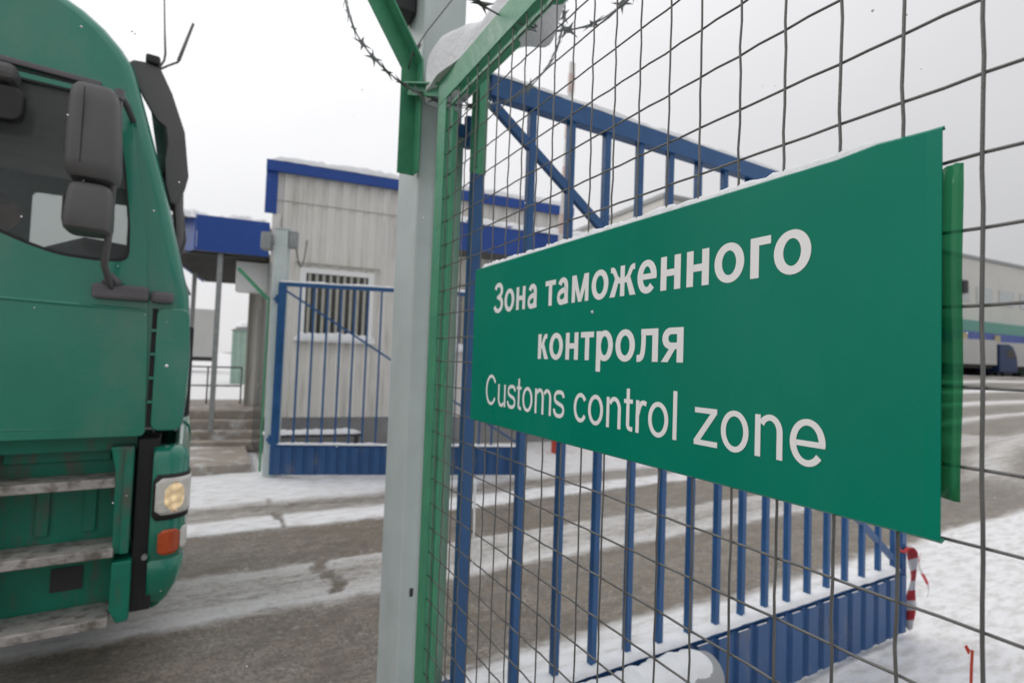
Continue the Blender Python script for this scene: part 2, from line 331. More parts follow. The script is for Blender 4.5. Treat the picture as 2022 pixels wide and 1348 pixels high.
def sheet(name, sel):
    ids = -np.ones(XX.size, int); vs = []; fs = []
    ii, jj = np.nonzero(sel)
    quads = np.stack([ii * ny + jj, (ii + 1) * ny + jj, (ii + 1) * ny + jj + 1, ii * ny + jj + 1], 1)
    used = np.unique(quads); ids[used] = np.arange(len(used)); quads = ids[quads]
    me = bpy.data.meshes.new(name); P = np.stack([XX.ravel()[used], YY.ravel()[used], ZZ.ravel()[used]], 1)
    me.from_pydata(P.tolist(), [], quads.tolist()); me.update()
    a = me.attributes.new('snow', 'FLOAT', 'POINT'); a.data.foreach_set('value', SN.ravel()[used].astype(np.float32))
    for p in me.polygons: p.use_smooth = True
    me.materials.append(M['ground']); o = bpy.data.objects.new(name, me); COL.objects.link(o); o['kind'] = 'structure'; return o
cx_ = (gx[:-1] + gx[1:])[:, None] / 2 + 0 * gy[None, :-1]; cy_ = (gy[:-1] + gy[1:])[None, :] / 2 + 0 * gx[:-1, None]
isroad = ((cy_ > 2.95) & (cy_ < 5.93)) | ((cx_ < 0.72) & (cy_ <= 2.95) & (cy_ > -14) & (cx_ > -60))
isroad &= (cx_ > -200) & (cx_ < 60)
sheet('road', isroad); sheet('ground', ~isroad)
# raised pavement with a kerb along the guard house
pv = MB(); P = []
for y, z in ((8.78, -.02), (8.80, .11), (8.86, .125), (9.2, .12), (10, .12), (12, .12), (17, .12)):
    P.append([(x, y + .05 * math.sin(x * 1.3), z + (.025 * (fbm(x * 2, y * 2) - .5) if z > 0 else 0)) for x in np.arange(-12, 0.62, .15)])
pv.grid(P); po = pv.build('pavement', M['concrete'], smooth=True); po['kind'] = 'structure'

# ------------------------------------------------------------------ lettering (strokes drawn in em units, 1000 to the em)
class Glyphs:
    def __init__(s, stem, bar): s.sv, s.sh = stem, bar; s.strips = []
    def path(s, pts, w=None, x=0, closed=False):
        """a stroke of even width, mitred by direction; the width depends on the direction of the stroke"""
        pts = [Vector((a + x, b)) for a, b in pts]; L = []; Rr = []
        for i, p in enumerate(pts):
            m = len(pts); d = (pts[1] - pts[-2] if closed and i in (0, m - 1) else pts[min(i + 1, m - 1)] - pts[max(i - 1, 0)]).normalized(); n = Vector((-d.y, d.x))
            k = (w if w else math.hypot(s.sv * n.x, s.sh * n.y)) / 2
            L.append(p + n * k); Rr.append(p - n * k)
        s.strips.append((L, Rr))
    def quad(s, a, b, c, d, x=0): s.strips.append(([Vector((a[0] + x, a[1])), Vector((b[0] + x, b[1]))], [Vector((d[0] + x, d[1])), Vector((c[0] + x, c[1]))]))
    def rect(s, x0, y0, x1, y1, x=0): s.quad((x0, y0), (x0, y1), (x1, y1), (x1, y0), x)
def arc(cx, cy, rx, ry, a0, a1, n=28):
    return [(cx + rx * math.cos(R(a0 + (a1 - a0) * i / n)), cy + ry * math.sin(R(a0 + (a1 - a0) * i / n))) for i in range(n + 1)]
def bez(p0, p1, p2, p3, n=14):
    return [tuple((1 - t) ** 3 * a + 3 * t * (1 - t) ** 2 * b + 3 * t * t * (1 - t) * c + t ** 3 * d for a, b, c, d in zip(p0, p1, p2, p3)) for t in [i / n for i in range(n + 1)]]
def draw(G, ch, x):
    sv, sh = G.sv, G.sh; bold = sv > 110
    def oval(x0, x1, y0, y1, a0=0, a1=360, n=48): G.path(arc((x0 + x1) / 2, (y0 + y1) / 2, (x1 - x0 - sv) / 2, (y1 - y0 - sh) / 2, a0, a1, n), x=x, closed=True)
    X = 519
    if ch == ' ': return 278
    if ch in 'оo': A = 611 if bold else 556; oval(38, A - 38, -11, 530); return A
    if ch == 'н':
        G.rect(66, 0, 66 + sv, X, x); G.rect(522 - sv, 0, 522, X, x); G.rect(66 + sv - 2, 212, 522 - sv + 2, 212 + sh, x); return 588
    if ch == 'т': G.rect(18, X - sh, 452, X, x); G.rect(235 - sv / 2, 0, 235 + sv / 2, X - sh + 2, x); return 470
    if ch == 'г': G.rect(66, 0, 66 + sv, X, x); G.rect(66 + sv - 2, X - sh, 392, X, x); return 402
    if ch == 'м':
        G.rect(62, 0, 62 + 122, X, x); G.rect(655 - 122, 0, 655, X, x)
        G.quad((62, X), (62 + 158, X), (358 + 55, 0), (358 - 55, 0), x); G.quad((655 - 158, X), (655, X), (358 + 55, 0), (358 - 55, 0), x); return 717
    if ch == 'л':
        G.rect(540 - sv, 0, 540, X, x); G.rect(120, X - sh, 540 - sv + 2, X, x)
        G.path([(182, X), (180, 330)] + bez((180, 330), (176, 120), (150, 55), (60, 50)) + [(12, 50)], w=112, x=x); return 604
    if ch == 'к':
        G.rect(66, 0, 66 + sv, X, x); G.path(bez((190, 268), (300, 275), (300, 470), (400, 470)) + [(448, 470)], w=100, x=x)
        G.quad((215, 270), (318, 330), (508, 0), (348, 0), x); return 512
    if ch == 'р':
        G.rect(66, -199, 66 + sv, X, x); oval(66 + 6, 572, -11, 530); return 611
    if ch == 'я':
        G.rect(500 - sv, 0, 500, X, x); G.rect(230, X - 98, 500 - sv + 2, X, x); G.rect(230, 196, 500 - sv + 2, 196 + 98, x)
        G.path(arc(232, 357, 130, 113, 90, 270, 18), w=None, x=x); G.quad((10, 0), (215, 225), (345, 225), (165, 0), x); return 566
    if ch == 'ж':
        c = 378; G.rect(c - 62, 0, c + 62, X, x)
        for sg in (-1, 1):
            G.path([(c + sg * 345, 470), (c + sg * 310, 470)] + bez((c + sg * 300, 470), (c + sg * 200, 470), (c + sg * 210, 275), (c + sg * 55, 266)), w=98, x=x)
            G.quad((c + sg * 215, 0), (c + sg * 95, 285), (c + sg * 215, 320), (c + sg * 372, 0), x)
        return 756
    if ch in 'еe':
        x0, x1 = (36, 525) if bold else (38, 518); y0, y1 = -11, 530; rx = (x1 - x0 - sv) / 2; ry = (y1 - y0 - sh) / 2
        G.path(arc((x0 + x1) / 2, 259.5, rx, ry, -6, 318 if bold else 322, 44), x=x); G.rect(x0 + sv * .6, 216, x1 - 6, 216 + sh * .88, x); return 556
    if ch == 'а':
        G.path([(470 - sv / 2 + 14, 0), (470 - sv / 2, 90), (470 - sv / 2, 330)] + arc(270, 345, 470 - sv / 2 - 270, 530 - sh / 2 - 345, 0, 160, 20), x=x)
        G.path([(405, 292)] + bez((400, 285), (250, 270), (108, 255), (104, 150)) + bez((104, 150), (104, 60), (175, 40), (235, 40)) + bez((235, 40), (320, 42), (400, 90), (400, 190)), w=(sv + sh) / 2 - 12, x=x); return 556
    if ch == 'З':
        G.path(arc(285, 530, 185, 143, 165, -90, 30) , x=x)
        G.path(arc(285, 200, 212, 160, 90, -165, 30), x=x); G.rect(205, 327, 290, 415, x); return 604
    if ch == 'C':
        G.path(arc(375, 358, 322 - sv / 2, 370 - sh / 2, 33, 327, 48), x=x); return 722
    if ch == 'u':
        G.rect(490 - sv, 0, 490, X, x); G.path([(66 + sv / 2, X), (66 + sv / 2, 200)] + arc(256, 200, 190 - sv / 2, 211 - sh / 2, 180, 325, 20), x=x); return 556
    if ch == 'n':
        G.rect(66, 0, 66 + sv, X, x); G.path(arc(298, 320, 192 - sv / 2, 211 - sh / 2, 150, 0, 22) + [(490 - sv / 2, 200), (490 - sv / 2, 0)], x=x); return 556
    if ch == 'm':
        G.rect(66, 0, 66 + sv, X, x)
        for a in (0, 315): G.path(arc(282 + a, 340, 178 - sv / 2, 191 - sh / 2, 150, 0, 22) + [(460 - sv / 2 + a, 200), (460 - sv / 2 + a, 0)], x=x)
        return 833
    if ch == 'r':
        G.rect(66, 0, 66 + sv, X, x); G.path(bez((66 + sv * .6, 300), (160, 440), (190, 490), (270, 488)) + [(332, 470)], x=x); return 345
    if ch == 'c': G.path(arc(272, 259.5, 234 - sv / 2, 270.5 - sh / 2, 36, 324, 40), x=x); return 500
    if ch == 'l': G.rect(64, 0, 64 + sv, 716, x); return 222
    if ch == 't':
        G.rect(18, X - 68, 258, X, x); G.path([(86 + sv / 2, 690), (86 + sv / 2, 140)] + bez((86 + sv / 2, 140), (130, 60), (150, 32), (262, 38)), x=x); return 278
    if ch == 'z':
        G.rect(30, X - 74, 462, X, x); G.rect(18, 0, 474, 74, x); G.quad((18, 66), (345, X - 66), (462, X - 66), (140, 66), x); return 500
    if ch == 's':
        G.path(bez((430, 395), (415, 500), (330, 497), (255, 497)) + bez((255, 497), (150, 497), (85, 455), (85, 385)) + bez((85, 385), (85, 300), (170, 290), (255, 268)) + bez((255, 268), (350, 245), (428, 235), (428, 145)) + bez((428, 145), (428, 60), (340, 30), (250, 30)) + bez((250, 30), (140, 30), (75, 75), (62, 160)), w=80, x=x); return 500
    raise KeyError(ch)
def line(yleft, yright, base, ws, stem, bar, xheight=0.0565):
    # one line of the sign: every word becomes a part of its own
    G = Glyphs(stem, bar); x = 0; cuts = []
    for wd in ws:
        i0 = len(G.strips)
        for ch in wd: x += draw(G, ch, x)
        x += 278; cuts.append((wd, i0, len(G.strips)))
    lo = min(p.x for L, Q in G.strips for p in L + Q); hi = max(p.x for L, Q in G.strips for p in L + Q)
    kx = (yleft - yright) / (hi - lo); kz = xheight / 519
    for wd, i0, i1 in cuts:
        mb = MB()
        for i, (L, Q) in enumerate(G.strips[i0:i1]):
            d = SX - 0.0011 - 0.00004 * (i % 7); to = lambda p: (d, yleft - (p.x - lo) * kx, base + p.y * kz)
            mb.grid([[to(p) for p in L], [to(p) for p in Q]])
        mb.build('lettering', M['vinyl'], sign, fix=False)['label'] = 'white lettering reading ' + wd

# ------------------------------------------------------------------ customs sign on the fence
SX = 0.650
sign = thing('sign', 'green customs sign with white Russian and English lettering fixed to the wire mesh', 'sign', (0, 0, 0))
def sx(y):   # slight buckle of the sheet
    return 0.0
sg = MB(); P = []
ys = list(np.linspace(1.361, 0.262, 24)) + [0.2585, 0.255, 0.2475]
for k, y in enumerate(ys):
    b = (-0.0018 * (0.262 - y) / 0.0145 if y < 0.262 else 0)
    row = []
    ztop = 2.061 + (0.004 * math.sin((y - .24) * 18) * (y < .33)); zbot = 1.632
    row.append((SX + 0.0065 + b, y, ztop - 0.003)); row.append((SX + 0.004 + b, y, ztop)); row.append((SX + b, y, ztop - 0.003))
    for j in range(1, 8): row.append((SX + b, y, ztop + (zbot - ztop) * j / 8))
    row.append((SX + b, y, zbot + 0.002)); row.append((SX + 0.003 + b, y, zbot)); row.append((SX + 0.010 + b, y, zbot + 0.003))
    P.append(row)
sg.grid(P); s_ = sg.build('sign_panel', M['sign'], sign)
md = s_.modifiers.new('solid', 'SOLIDIFY'); md.thickness = 0.0014; md.offset = 0
line(1.241, 0.384, 1.927, ('Зона', 'таможенного'), 140, 104)
line(1.014, 0.587, 1.808, ('контроля',), 140, 104)
line(1.268, 0.363, 1.684, ('Customs', 'control', 'zone'), 88, 74)
fl = MB(); P = []
for y in np.linspace(0.2335, 0.42, 44):
    P.append([(SX + 0.0042 + min(.009, max(0, (y - .243) * .8)) + 0.0022 * math.sin(y * 640 + z * 1.5) + 0.0014 * math.sin(y * 160 + z * 11) , y + (0.0007 * math.sin(z * 30 + 1) if y < .25 else 0), z) for z in np.linspace(1.676, 2.019, 16)])
fl.grid(P); fo = fl.build('backing_film', M['film'], sign, smooth=True)
md = fo.modifiers.new('solid', 'SOLIDIFY'); md.thickness = 0.0006
# snow ridge lying on the sign's top edge
def snow_ridge(name, pts, w, h, label, lump=0.35, n=9, seed=0, parent=None, side=None, freq=9):
    """pts: line of the resting surface; a rounded, uneven ridge of snow along it"""
    mb = MB(); P = []; pts = [Vector(p) for p in pts]; m = len(pts)
    for i, p in enumerate(pts):
        d = (pts[min(i + 1, m - 1)] - pts[max(i - 1, 0)]).normalized(); sd = Vector((d.y, -d.x, 0)).normalized() if side is None else Vector(side)
        t = i / (m - 1); end = min(1, min(t, 1 - t) * m / 3 + 0.05) ** .5
        hh = h * end * (1 + lump * (fbm(i * 0.37 + seed, seed * 3.1) - .5) * 2 + lump * (vnoise(i * 0.9 + seed, 4.2) - .5)); ww = w * end * (1 + lump * .5 * (vnoise(i * .6 + seed * 5, 8.7) - .5))
        row = [p + sd * (-ww / 2) - Vector((0, 0, 0.002))]
        for k in range(n + 1):
            a = math.pi * (1 - k / n); row.append(p + sd * (ww / 2 * math.cos(a)) * (0.92 + .12 * vnoise(i * .8, k * 1.7 + seed)) + Vector((0, 0, hh * abs(math.sin(a)) ** 0.7)))
        row.append(p + sd * (ww / 2) - Vector((0, 0, 0.002))); P.append(row)
    mb.grid(P); o = mb.build(name, M['snow'], parent, smooth=True)
    if label: tag(o, label, 'snow')
    return o
snow_ridge('snow_ridge', [(SX + 0.0125, y, 2.0595) for y in np.linspace(1.345, 0.29, 130)], 0.019, 0.0125, 'thin ridge of snow lying along the top edge of the green customs sign', 0.38, 7, 2)

# ------------------------------------------------------------------ wire mesh fence panel
fence = thing('mesh_fence', 'wire mesh fence panel in a green angle frame carrying the customs sign', 'fence', (0.66, 1.7, 0))
fence_off = Vector((-0.66, -1.7, 0))
class MBo(MB):
    """builder whose coordinates are given in world space and stored relative to a thing at off"""
    def __init__(s, off): super().__init__(); s.off = Vector(off)
    def add(s, vs, fs): return super().add([Vector(p) - s.off for p in vs], fs)
FO = (0.66, 1.7, 0)
Z0, Z1 = 0.16, 2.70
mb = MBo(FO)
yv = [0.217 + 0.0705 * k for k in range(-20, 21)]
for k, y in enumerate(yv):
    ph = random.random() * 6; am = 0.0003 + 0.0007 * random.random()
    y0 = y + 0.004 * (random.random() - .5)
    pts = []
    for j in range(67):
        z = Z0 + (Z1 - Z0) * j / 66
        pts.append((0.6565 + 0.0010 * math.sin(z * 80 + ph), y0 + am * math.sin(z * 40 + ph) + 0.0015 * math.sin(z * 3 + ph) + .006 * (z - 1.8) * (random.random() - .5) * .1, z))
    mb.tube(pts, 0.0019, 6)
zr = [1.554 + 0.0789 * k for k in range(-17, 15)]
for k, z in enumerate(zr):
    ph = random.random() * 6; z0 = z + 0.003 * (random.random() - .5); pts = []
    for j in range(81):
        y = -1.25 + 2.93 * j / 80
        pts.append((0.6610 + 0.0012 * math.sin(y * 89 + ph), y, z0 + 0.0004 * math.sin(y * 45 + ph) + 0.002 * math.sin(y * 2.3 + ph)))
    mb.tube(pts, 0.0019, 6)
mb.build('wire_mesh', M['wire'], fence, smooth=True, fix=False)
def fpart(name, m, fn, bevel=0.0015):
    b = MBo(FO); fn(b); return b.build(name, m, fence, bevel=bevel)
# top rail: angle iron, its upright leg facing the road, its flat leg carrying the snow
fpart('top_rail', M['frame'], lambda b: (b.box(.650, .656, -1.30, 1.725, 2.690, 2.776), b.box(.656, .776, -1.30, 1.725, 2.768, 2.775)))
fpart('frame_upright', M['frame'], lambda b: (b.box(.6505, .6555, 1.652, 1.7245, 0.10, 2.690), b.box(.6555, .725, 1.718, 1.7245, 0.10, 2.690)))
fpart('frame_upright', M['frame'], lambda b: (b.box(.6505, .6555, -1.299, -1.22, 0.10, 2.690), b.box(.6555, .725, -1.299, -1.292, 0.10, 2.690)))
fpart('bottom_rail', M['frame'], lambda b: (b.box(.6505, .6555, -1.22, 1.652, 0.10, 0.165), b.box(.6555, .71, -1.22, 1.652, .10, .106)))
fpart('clamp_strip', M['frame'], lambda b: b.box(.6625, .6675, 1.618, 1.642, 0.17, 2.655))
fpart('clamp_strip', M['frame'], lambda b: b.box(.6625, .6675, -1.20, 1.642, 2.656, 2.674))

# corner post
post = thing('fence_post', 'tall square grey steel post at the corner of the mesh fence, with bent green arms', 'post', (.74, 2.0, 0))
PO = (.74, 2.0, 0)
def ppart(name, m, fn, bevel=0.004):
    b = MBo(PO); fn(b); return b.build(name, m, post, bevel=bevel)
ppart('shaft', M['postg'], lambda b: b.box(.652, .828, 1.915, 2.165, -.05, 3.75), .008)
ppart('bolt_hole', M['dark'], lambda b: b.box(.690, .703, 1.912, 1.9149, .905, .935), 0)
def arm(b, x, y, out):
    # an angle iron bar: upright foot, then bent outwards
    pts = [(x, 2.50), (x, 2.905), (x + out * .42, 3.55)]
    wd = 0.066
    def strip(a0, a1, y0, y1):
        for (xa, za), (xb, zb) in zip(pts[:-1], pts[1:]):
            pass
    A = [(pts[0][0] - out * 0, pts[0][1]), (pts[1][0], pts[1][1]), (pts[2][0], pts[2][1])]
    B = [(x - out * wd, 2.50), (x - out * wd, 2.905 + wd * .30), (x - out * wd * 1 + out * .42, 3.55 + wd * .62)]
    poly = A + B[::-1]
    b.prism(poly, lambda p, q, t: (p, t, q), y, y + 0.007)
    C = [(p + -out * 0.007, q) for p, q in B]; D = B
    inner = [(B[0][0] + out * .007, B[0][1]), (B[1][0] + out * .007, B[1][1] - .004), (B[2][0] + out * .007, B[2][1] - .004)]
    b.prism(B + inner[::-1], lambda p, q, t: (p, t, q), y - 0.06, y)
aL = MBo(PO); arm(aL, .575, 1.93, -1); aL.build('arm', M['frame'], post, bevel=.0015)
aR = MBo(PO); arm(aR, .868, 1.765, 1); aR.build('arm', M['frame'], post, bevel=.0015)
ppart('cross_bar', M['frame'], lambda b: (b.bar((.60, 1.91, 2.835), (.672, 1.73, 2.772), .05, .006), b.bar((.60, 1.912, 2.815), (.672, 1.732, 2.752), .006, .036)), .001)
ppart('mounting_plate', M['plate'], lambda b: b.box(.726, .832, 1.902, 1.9135, .02, 2.74), .001)
# second post at the near end of the panel, beside the photographer (outside the picture)
ppart('snow_cap', M['snow'], lambda b: b.box(.660, .820, 1.925, 2.155, 3.751, 3.80), .02)

# snow on the top rail
mb = MB(); P = []
ysn = np.linspace(1.905, -1.2, 150)
for i, y in enumerate(ysn):
    h = float(np.interp(y, [-1.2, 0, .8, 1.0, 1.15, 1.30, 1.40, 1.52, 1.62, 1.72, 1.82, 1.88, 1.905], [.06, .05, .04, .05, .10, .085, .062, .115, .150, .178, .168, .11, .05])) * (1 + .14 * (fbm(y * 7, 1.7) - .5) * 2)
    hang = math.exp(-((y - 1.26) / .085) ** 2); row = []; e = min(1, max(.02, (1.905 - y) / .10)) ** .5; bul = float(sstep(y, 1.50, 1.72))
    xc = .716 - .010 * bul; hw = (.062 + .016 * bul) * (.35 + .65 * e)
    for k in range(19):
        t = k / 18; a = math.pi * (1 - t); x = xc + hw * (1 + .12 * (vnoise(y * 9, k * .4) - .5)) * math.copysign(abs(math.cos(a)) ** .6, math.cos(a)) + .05 * hang * max(0, t - .4)
        z = 2.777 + h * abs(math.sin(a)) ** .55 + .008 * (vnoise(y * 18, k * .7) - .5) * math.sin(a)
        if k >= 15: z -= (k - 14) * .013 * hang
        row.append((x, y, z))
    row.append((xc, y, 2.7772)); row.append(row[0])
    P.append(row)
mb.add(P[0][:-1], [tuple(range(len(P[0]) - 1))])
mb.grid(P)
o = mb.build('snow_bank', M['snow'], smooth=True); tag(o, 'thick rounded roll of snow on the top rail of the green fence frame', 'snow')

# razor wire coil
mb = MB(); pts = []; CXc, CZc, RR = .74, 3.13, .375
npt = 400; turns = 5.2
for i in range(npt):
    th = R(120) + 2 * math.pi * turns * i / npt; y = 1.99 - .50 * turns * i / npt
    pts.append(Vector((CXc + RR * (1 + .05 * math.sin(i * .05)) * math.cos(th), y + .03 * math.sin(th * .5), CZc + RR * math.sin(th))))
mb.tube(pts, 0.0026, 5); mb.tube([p + Vector((.006, .004, .006 * math.sin(i * .9))) for i, p in enumerate(pts)], 0.0016, 5)
acc = 0
for i in range(1, npt):
    acc += (pts[i] - pts[i - 1]).length
    if acc > 0.062:
        acc = 0; t = (pts[i] - pts[i - 1]).normalized(); rad = (pts[i] - Vector((CXc, pts[i].y, CZc))).normalized(); s = rad if random.random() < .5 else t.cross(rad)
        s = (s + .4 * Vector((random.random() - .5, random.random() - .5, random.random() - .5))).normalized()
        for sg_ in (-1, 1):
            c = pts[i]; nrm = t.cross(s).normalized() * .0006
            poly = [c - t * .012, c - t * .027 + s * sg_ * .024, c - t * .006 + s * sg_ * .009, c + t * .006 + s * sg_ * .009, c + t * .027 + s * sg_ * .024, c + t * .012]
            mb.add([q + nrm for q in poly] + [q - nrm for q in poly], [tuple(range(6)), tuple(range(11, 5, -1))] + [(a, (a + 1) % 6, (a + 1) % 6 + 6, a + 6) for a in range(6)])
o = mb.build('razor_wire', M['razor'], fix=False); tag(o, 'loose coil of barbed razor wire strung above the mesh fence and round the grey post', 'razor wire')
mb = MB(); mb.tube([(.60, 1.925, 2.905), (.605, 1.90, 2.955), (.66, 1.895, 3.06), (.745, 1.88, 3.20), (.83, 1.86, 3.36)], .0024, 6); mb.tube([(.612, 1.905, 2.95), (.634, 1.90, 3.0)], .0055, 6)
tag(mb.build('tie_wire', M['wire'], smooth=True), 'thin dark wire running up the grey post from the left green arm', 'wire')
mb = MB(); mb.tube([(.60, 1.60, 3.03), (.64, 1.52, 2.955), (.70, 1.42, 2.90), (.74, 1.30, 2.90)], .0022, 6)
tag(mb.build('tie_wire', M['wire'], smooth=True), 'thin dark wire dipping into the snow above the green top rail', 'wire')
# black floodlight box at the post
fb = thing('floodlight', 'black box shaped floodlight bolted high on the grey post', 'light', (.60, 2.06, 3.15))
b = MB(); b.box(-.075, .05, -.05, .06, .035, .13); b.build('housing', M['black'], fb, bevel=.008)
b = MB(); b.box(-.145, -.035, -.06, .05, .15, .30); b.build('lamp_head', M['black'], fb, bevel=.012)
b = MB(); b.box(-.06, -.03, -.02, .02, .12, .16); b.build('bracket', M['black'], fb)

# icicle hanging on the mesh
mb = MB(); pts = []; rs = []
for i in range(20):
    t = i / 19; pts.append((.6535, 1.3205 + .0015 * math.sin(t * 9) - .003 * t, 1.47 - .255 * t)); rs.append(.0042 * (1 - t) * (0.8 + .4 * vnoise(t * 9, 2)) + .0007)
mb.tube(pts, rs, 8); tag(mb.build('icicle', M['ice'], smooth=True), 'thin pale icicle hanging down a wire of the mesh below the sign', 'icicle')
# red tag tied to a mesh wire
rt = MB(); rt.add([(.6525, .2245, 1.5365), (.652, .2275, 1.5410), (.6525, .2290, 1.5380), (.653, .226, 1.532)], [(0, 1, 2, 3)]); rt.tube([(.6535, .2235, 1.537), (.653, .2240, 1.522), (.6535, .2245, 1.503)], .0012, 6)
o = rt.build('cable_tie', M['red'], smooth=False); md = o.modifiers.new('s', 'SOLIDIFY'); md.thickness = .0012
tag(o, 'small red plastic tie knotted on a mesh wire right of the sign', 'tie')

# ------------------------------------------------------------------ gates
def gate(name, label, loc, rz, L, T, bars, snow_w, flip=1):
    """a leaf in local x (from hinge to latch), z up; bars between top rail and a profiled kick panel"""
    g = thing(name, label, 'gate', loc, rz, 'blue barred gate leaves')
    def part(n, m, fn, bevel=.003):
        b = MB(); fn(b); return b.build(n, m, g, bevel=bevel)
    t = .042; TR = .085 if flip > 0 else .058; bw = .0155 if flip > 0 else .0135
    part('stile', M['blue'], lambda b: b.box(0, .048 if flip > 0 else .11, -t / 2, t / 2, .0, T))
    part('stile', M['blue'], lambda b: b.box(L - .06, L, -t / 2, t / 2, .0, T))
    part('top_rail', M['blue'], lambda b: b.box(.06 if flip > 0 else .11, L - .06, -t / 2 - .005, t / 2 + .005, T - TR, T))
    part('middle_rail', M['blue'], lambda b: b.box(.055 if flip > 0 else .11, L - .06, -t / 2, t / 2, .39, .435))
    part('bottom_rail', M['blue'], lambda b: b.box(.055 if flip > 0 else .11, L - .06, -t / 2, t / 2, .0, .035))
    for x in bars: part('bar', M['blue'], lambda b: b.box(x - bw, x + bw, -bw, bw, .435, T - TR), .002)
    part('brace', M['blue'], lambda b: b.bar((.075, 0, T - .105), (L - .07, 0, .46), .026, .04 if flip > 0 else .028), .002)
    # profiled sheet
    b = MB(); pr = []; x = .06; p = .155
    while x < L - .065:
        for dx, dy in ((0, 0), (.092, 0), (.104, .020), (.143, .020)): pr.append((min(x + dx, L - .06), dy))
        x += p
    b.grid([[(a, -t / 2 - .026 + c, .02) for a, c in pr], [(a, -t / 2 - .026 + c, .405) for a, c in pr]])
    o = b.build('kick_panel', M['panelblue'], g); md = o.modifiers.new('s', 'SOLIDIFY'); md.thickness = .002
    # hinges
    for z in (.5, T - .25):
        part('hinge', M['blue'], lambda b: (b.tube([(-.02, 0, z - .06), (-.02, 0, z + .06)], .018, 10), b.box(-.06, .02, -.012, .012, z - .02, z + .02)), 0)
    pts = [(x, 0, .436) for x in np.linspace(.06, L - .07, 90)]
    so_ = snow_ridge('snow_ridge', pts, snow_w, .028, None, .5, 7, L)
    so_.parent = g
    pts = [(x, 0, T + .001) for x in np.linspace(.0, L, 90)]
    so2 = snow_ridge('snow_ridge', pts, .052, .022, None, .6, 7, L + 3); so2.parent = g
    return g
nb = [.066 + .2015 * k for k in range(1, 17)]
GL = 3.43
g1 = gate('gate_leaf', 'near blue barred gate leaf swung open behind the customs sign, snow on its rails', (.848, 1.85, .03), 0, GL, 2.905, [x for x in nb if x < GL - .1], .088)
fa = Vector((.895, 8.271, 0)); fbv = Vector((4.294, 7.01, 0)); FR = math.atan2(fbv.y - fa.y, fbv.x - fa.x); FL = (fbv - fa).length
FX = lambda x, y, z: (fa.x + x * math.cos(FR) - y * math.sin(FR), fa.y + x * math.sin(FR) + y * math.cos(FR), z)
g2 = gate('gate_leaf', 'far blue barred gate leaf standing open in front of the pale guard house', FX(-.10, 0, .05), FR, FL + .10, 2.785, [.115 + .193 * k for k in range(1, 17)], .075, -1)

# hinge pieces between the near post and gate are part of the gate; grey pipe lying before the gate
mb = MB(); mb.tube([(1.25, 1.70, .375), (1.6, 1.70, .378), (2.055, 1.70, .380), (2.10, 1.70, .380), (2.125, 1.70, .380)], [.098, .098, .098, .088, .055], 24)
pp = mb.build('bollard', M['pipe'], smooth='auto'); tag(pp, 'thick grey round pipe lying in front of the near gate, capped with snow', 'pipe')
b = snow_ridge('snow_cap', [(x, 1.70, .43) for x in np.linspace(1.25, 2.08, 50)], .17, .065, None, .25, 9, 12); b.parent = pp
mb = MB(); P = []
for x in np.linspace(.95, 2.35, 30):
    P.append([(x, y, .285 * max(0, math.cos((x - 1.45) / .9 * math.pi / 2)) ** .7 * max(0, math.cos((y - 1.56) / .28 * math.pi / 2)) ** .6 + .012 * fbm(x * 8, y * 8) - .04) for y in np.linspace(1.28, 1.82, 22)])
mb.grid(P); tag(mb.build('snow_bank', M['snow'], smooth=True), 'low heap of snow under the grey pipe in front of the near gate', 'snow')

# striped tape on the near gate's latch end
tp = MB(); P = []
for i in range(26):
    t = i / 25; P.append([(4.285 + .025 * math.sin(t * 5) + (s - .5) * .03, 1.80 + (s - .5) * .060 * (1 + .35 * math.sin(t * 9 + 1)), .60 - .53 * t + .02 * math.sin(t * 9 + s * 3)) for s in np.linspace(0, 1, 5)])
tp.grid(P); P = []
for i in range(20):
    t = i / 19; P.append([(4.36 + .09 * t + (s - .5) * .02, 1.78 + .02 * math.sin(t * 6), .56 - .30 * t + (s - .5) * .02) for s in (0, 1)])
tp.grid(P)
tp.tube([(4.26 + .05 * math.cos(a), 1.85 + .045 * math.sin(a), .60 + .02 * math.sin(3 * a)) for a in np.linspace(0, 6.28, 14)], .012, 6)
o = tp.build('warning_tape', M['tape'], smooth=True); md = o.modifiers.new('s', 'SOLIDIFY'); md.thickness = .002
tag(o, 'red and white striped warning tape tied to the free end of the near gate', 'tape')

# ------------------------------------------------------------------ far gate post with floodlight, far fence
fp = thing('gate_post', 'pale grey square gate post beside the far blue gate leaf', 'post', FX(-.115, .13, 0), FR)
b = MB(); b.box(-.092, .092, -.09, .09, -.05, 3.62); b.build('shaft', M['post'], fp, bevel=.008)
b = MB(); b.box(-.100, .100, -.10, .10, 3.621, 3.64); b.build('cap', M['post'], fp)
for z in (1.0, 2.6):
    b = MB(); b.box(-.094, .094, -.094, -.0905, z, z + .03); b.build('weld_band', M['post'], fp)
fl2 = thing('floodlight', 'small grey floodlight box on top of the far gate post', 'light', FX(-.27, .06, 3.42), FR)
b = MB(); b.box(-.10, .03, -.10, .08, -.12, .13); b.build('housing', M['steel'], fl2, bevel=.01)
b = MB(); b.box(-.106, -.10, -.08, .06, -.09, .10); b.build('lamp_glass', M['palewin'], fl2)
b = MB(); b.box(.03, .07, -.03, .03, -.03, .03); b.build('bracket', M['steel'], fl2)
jb = thing('junction_box', 'grey junction box on the right side of the far gate post', 'box', FX(.01, .13, 3.50), FR)
b = MB(); b.box(-.03, .09, -.06, .06, -.14, .11); b.build('housing', M['steel'], jb, bevel=.008)
b = MB(); b.box(-.02, .08, -.063, -.0605, -.12, .09); b.build('lid', M['steel'], jb)
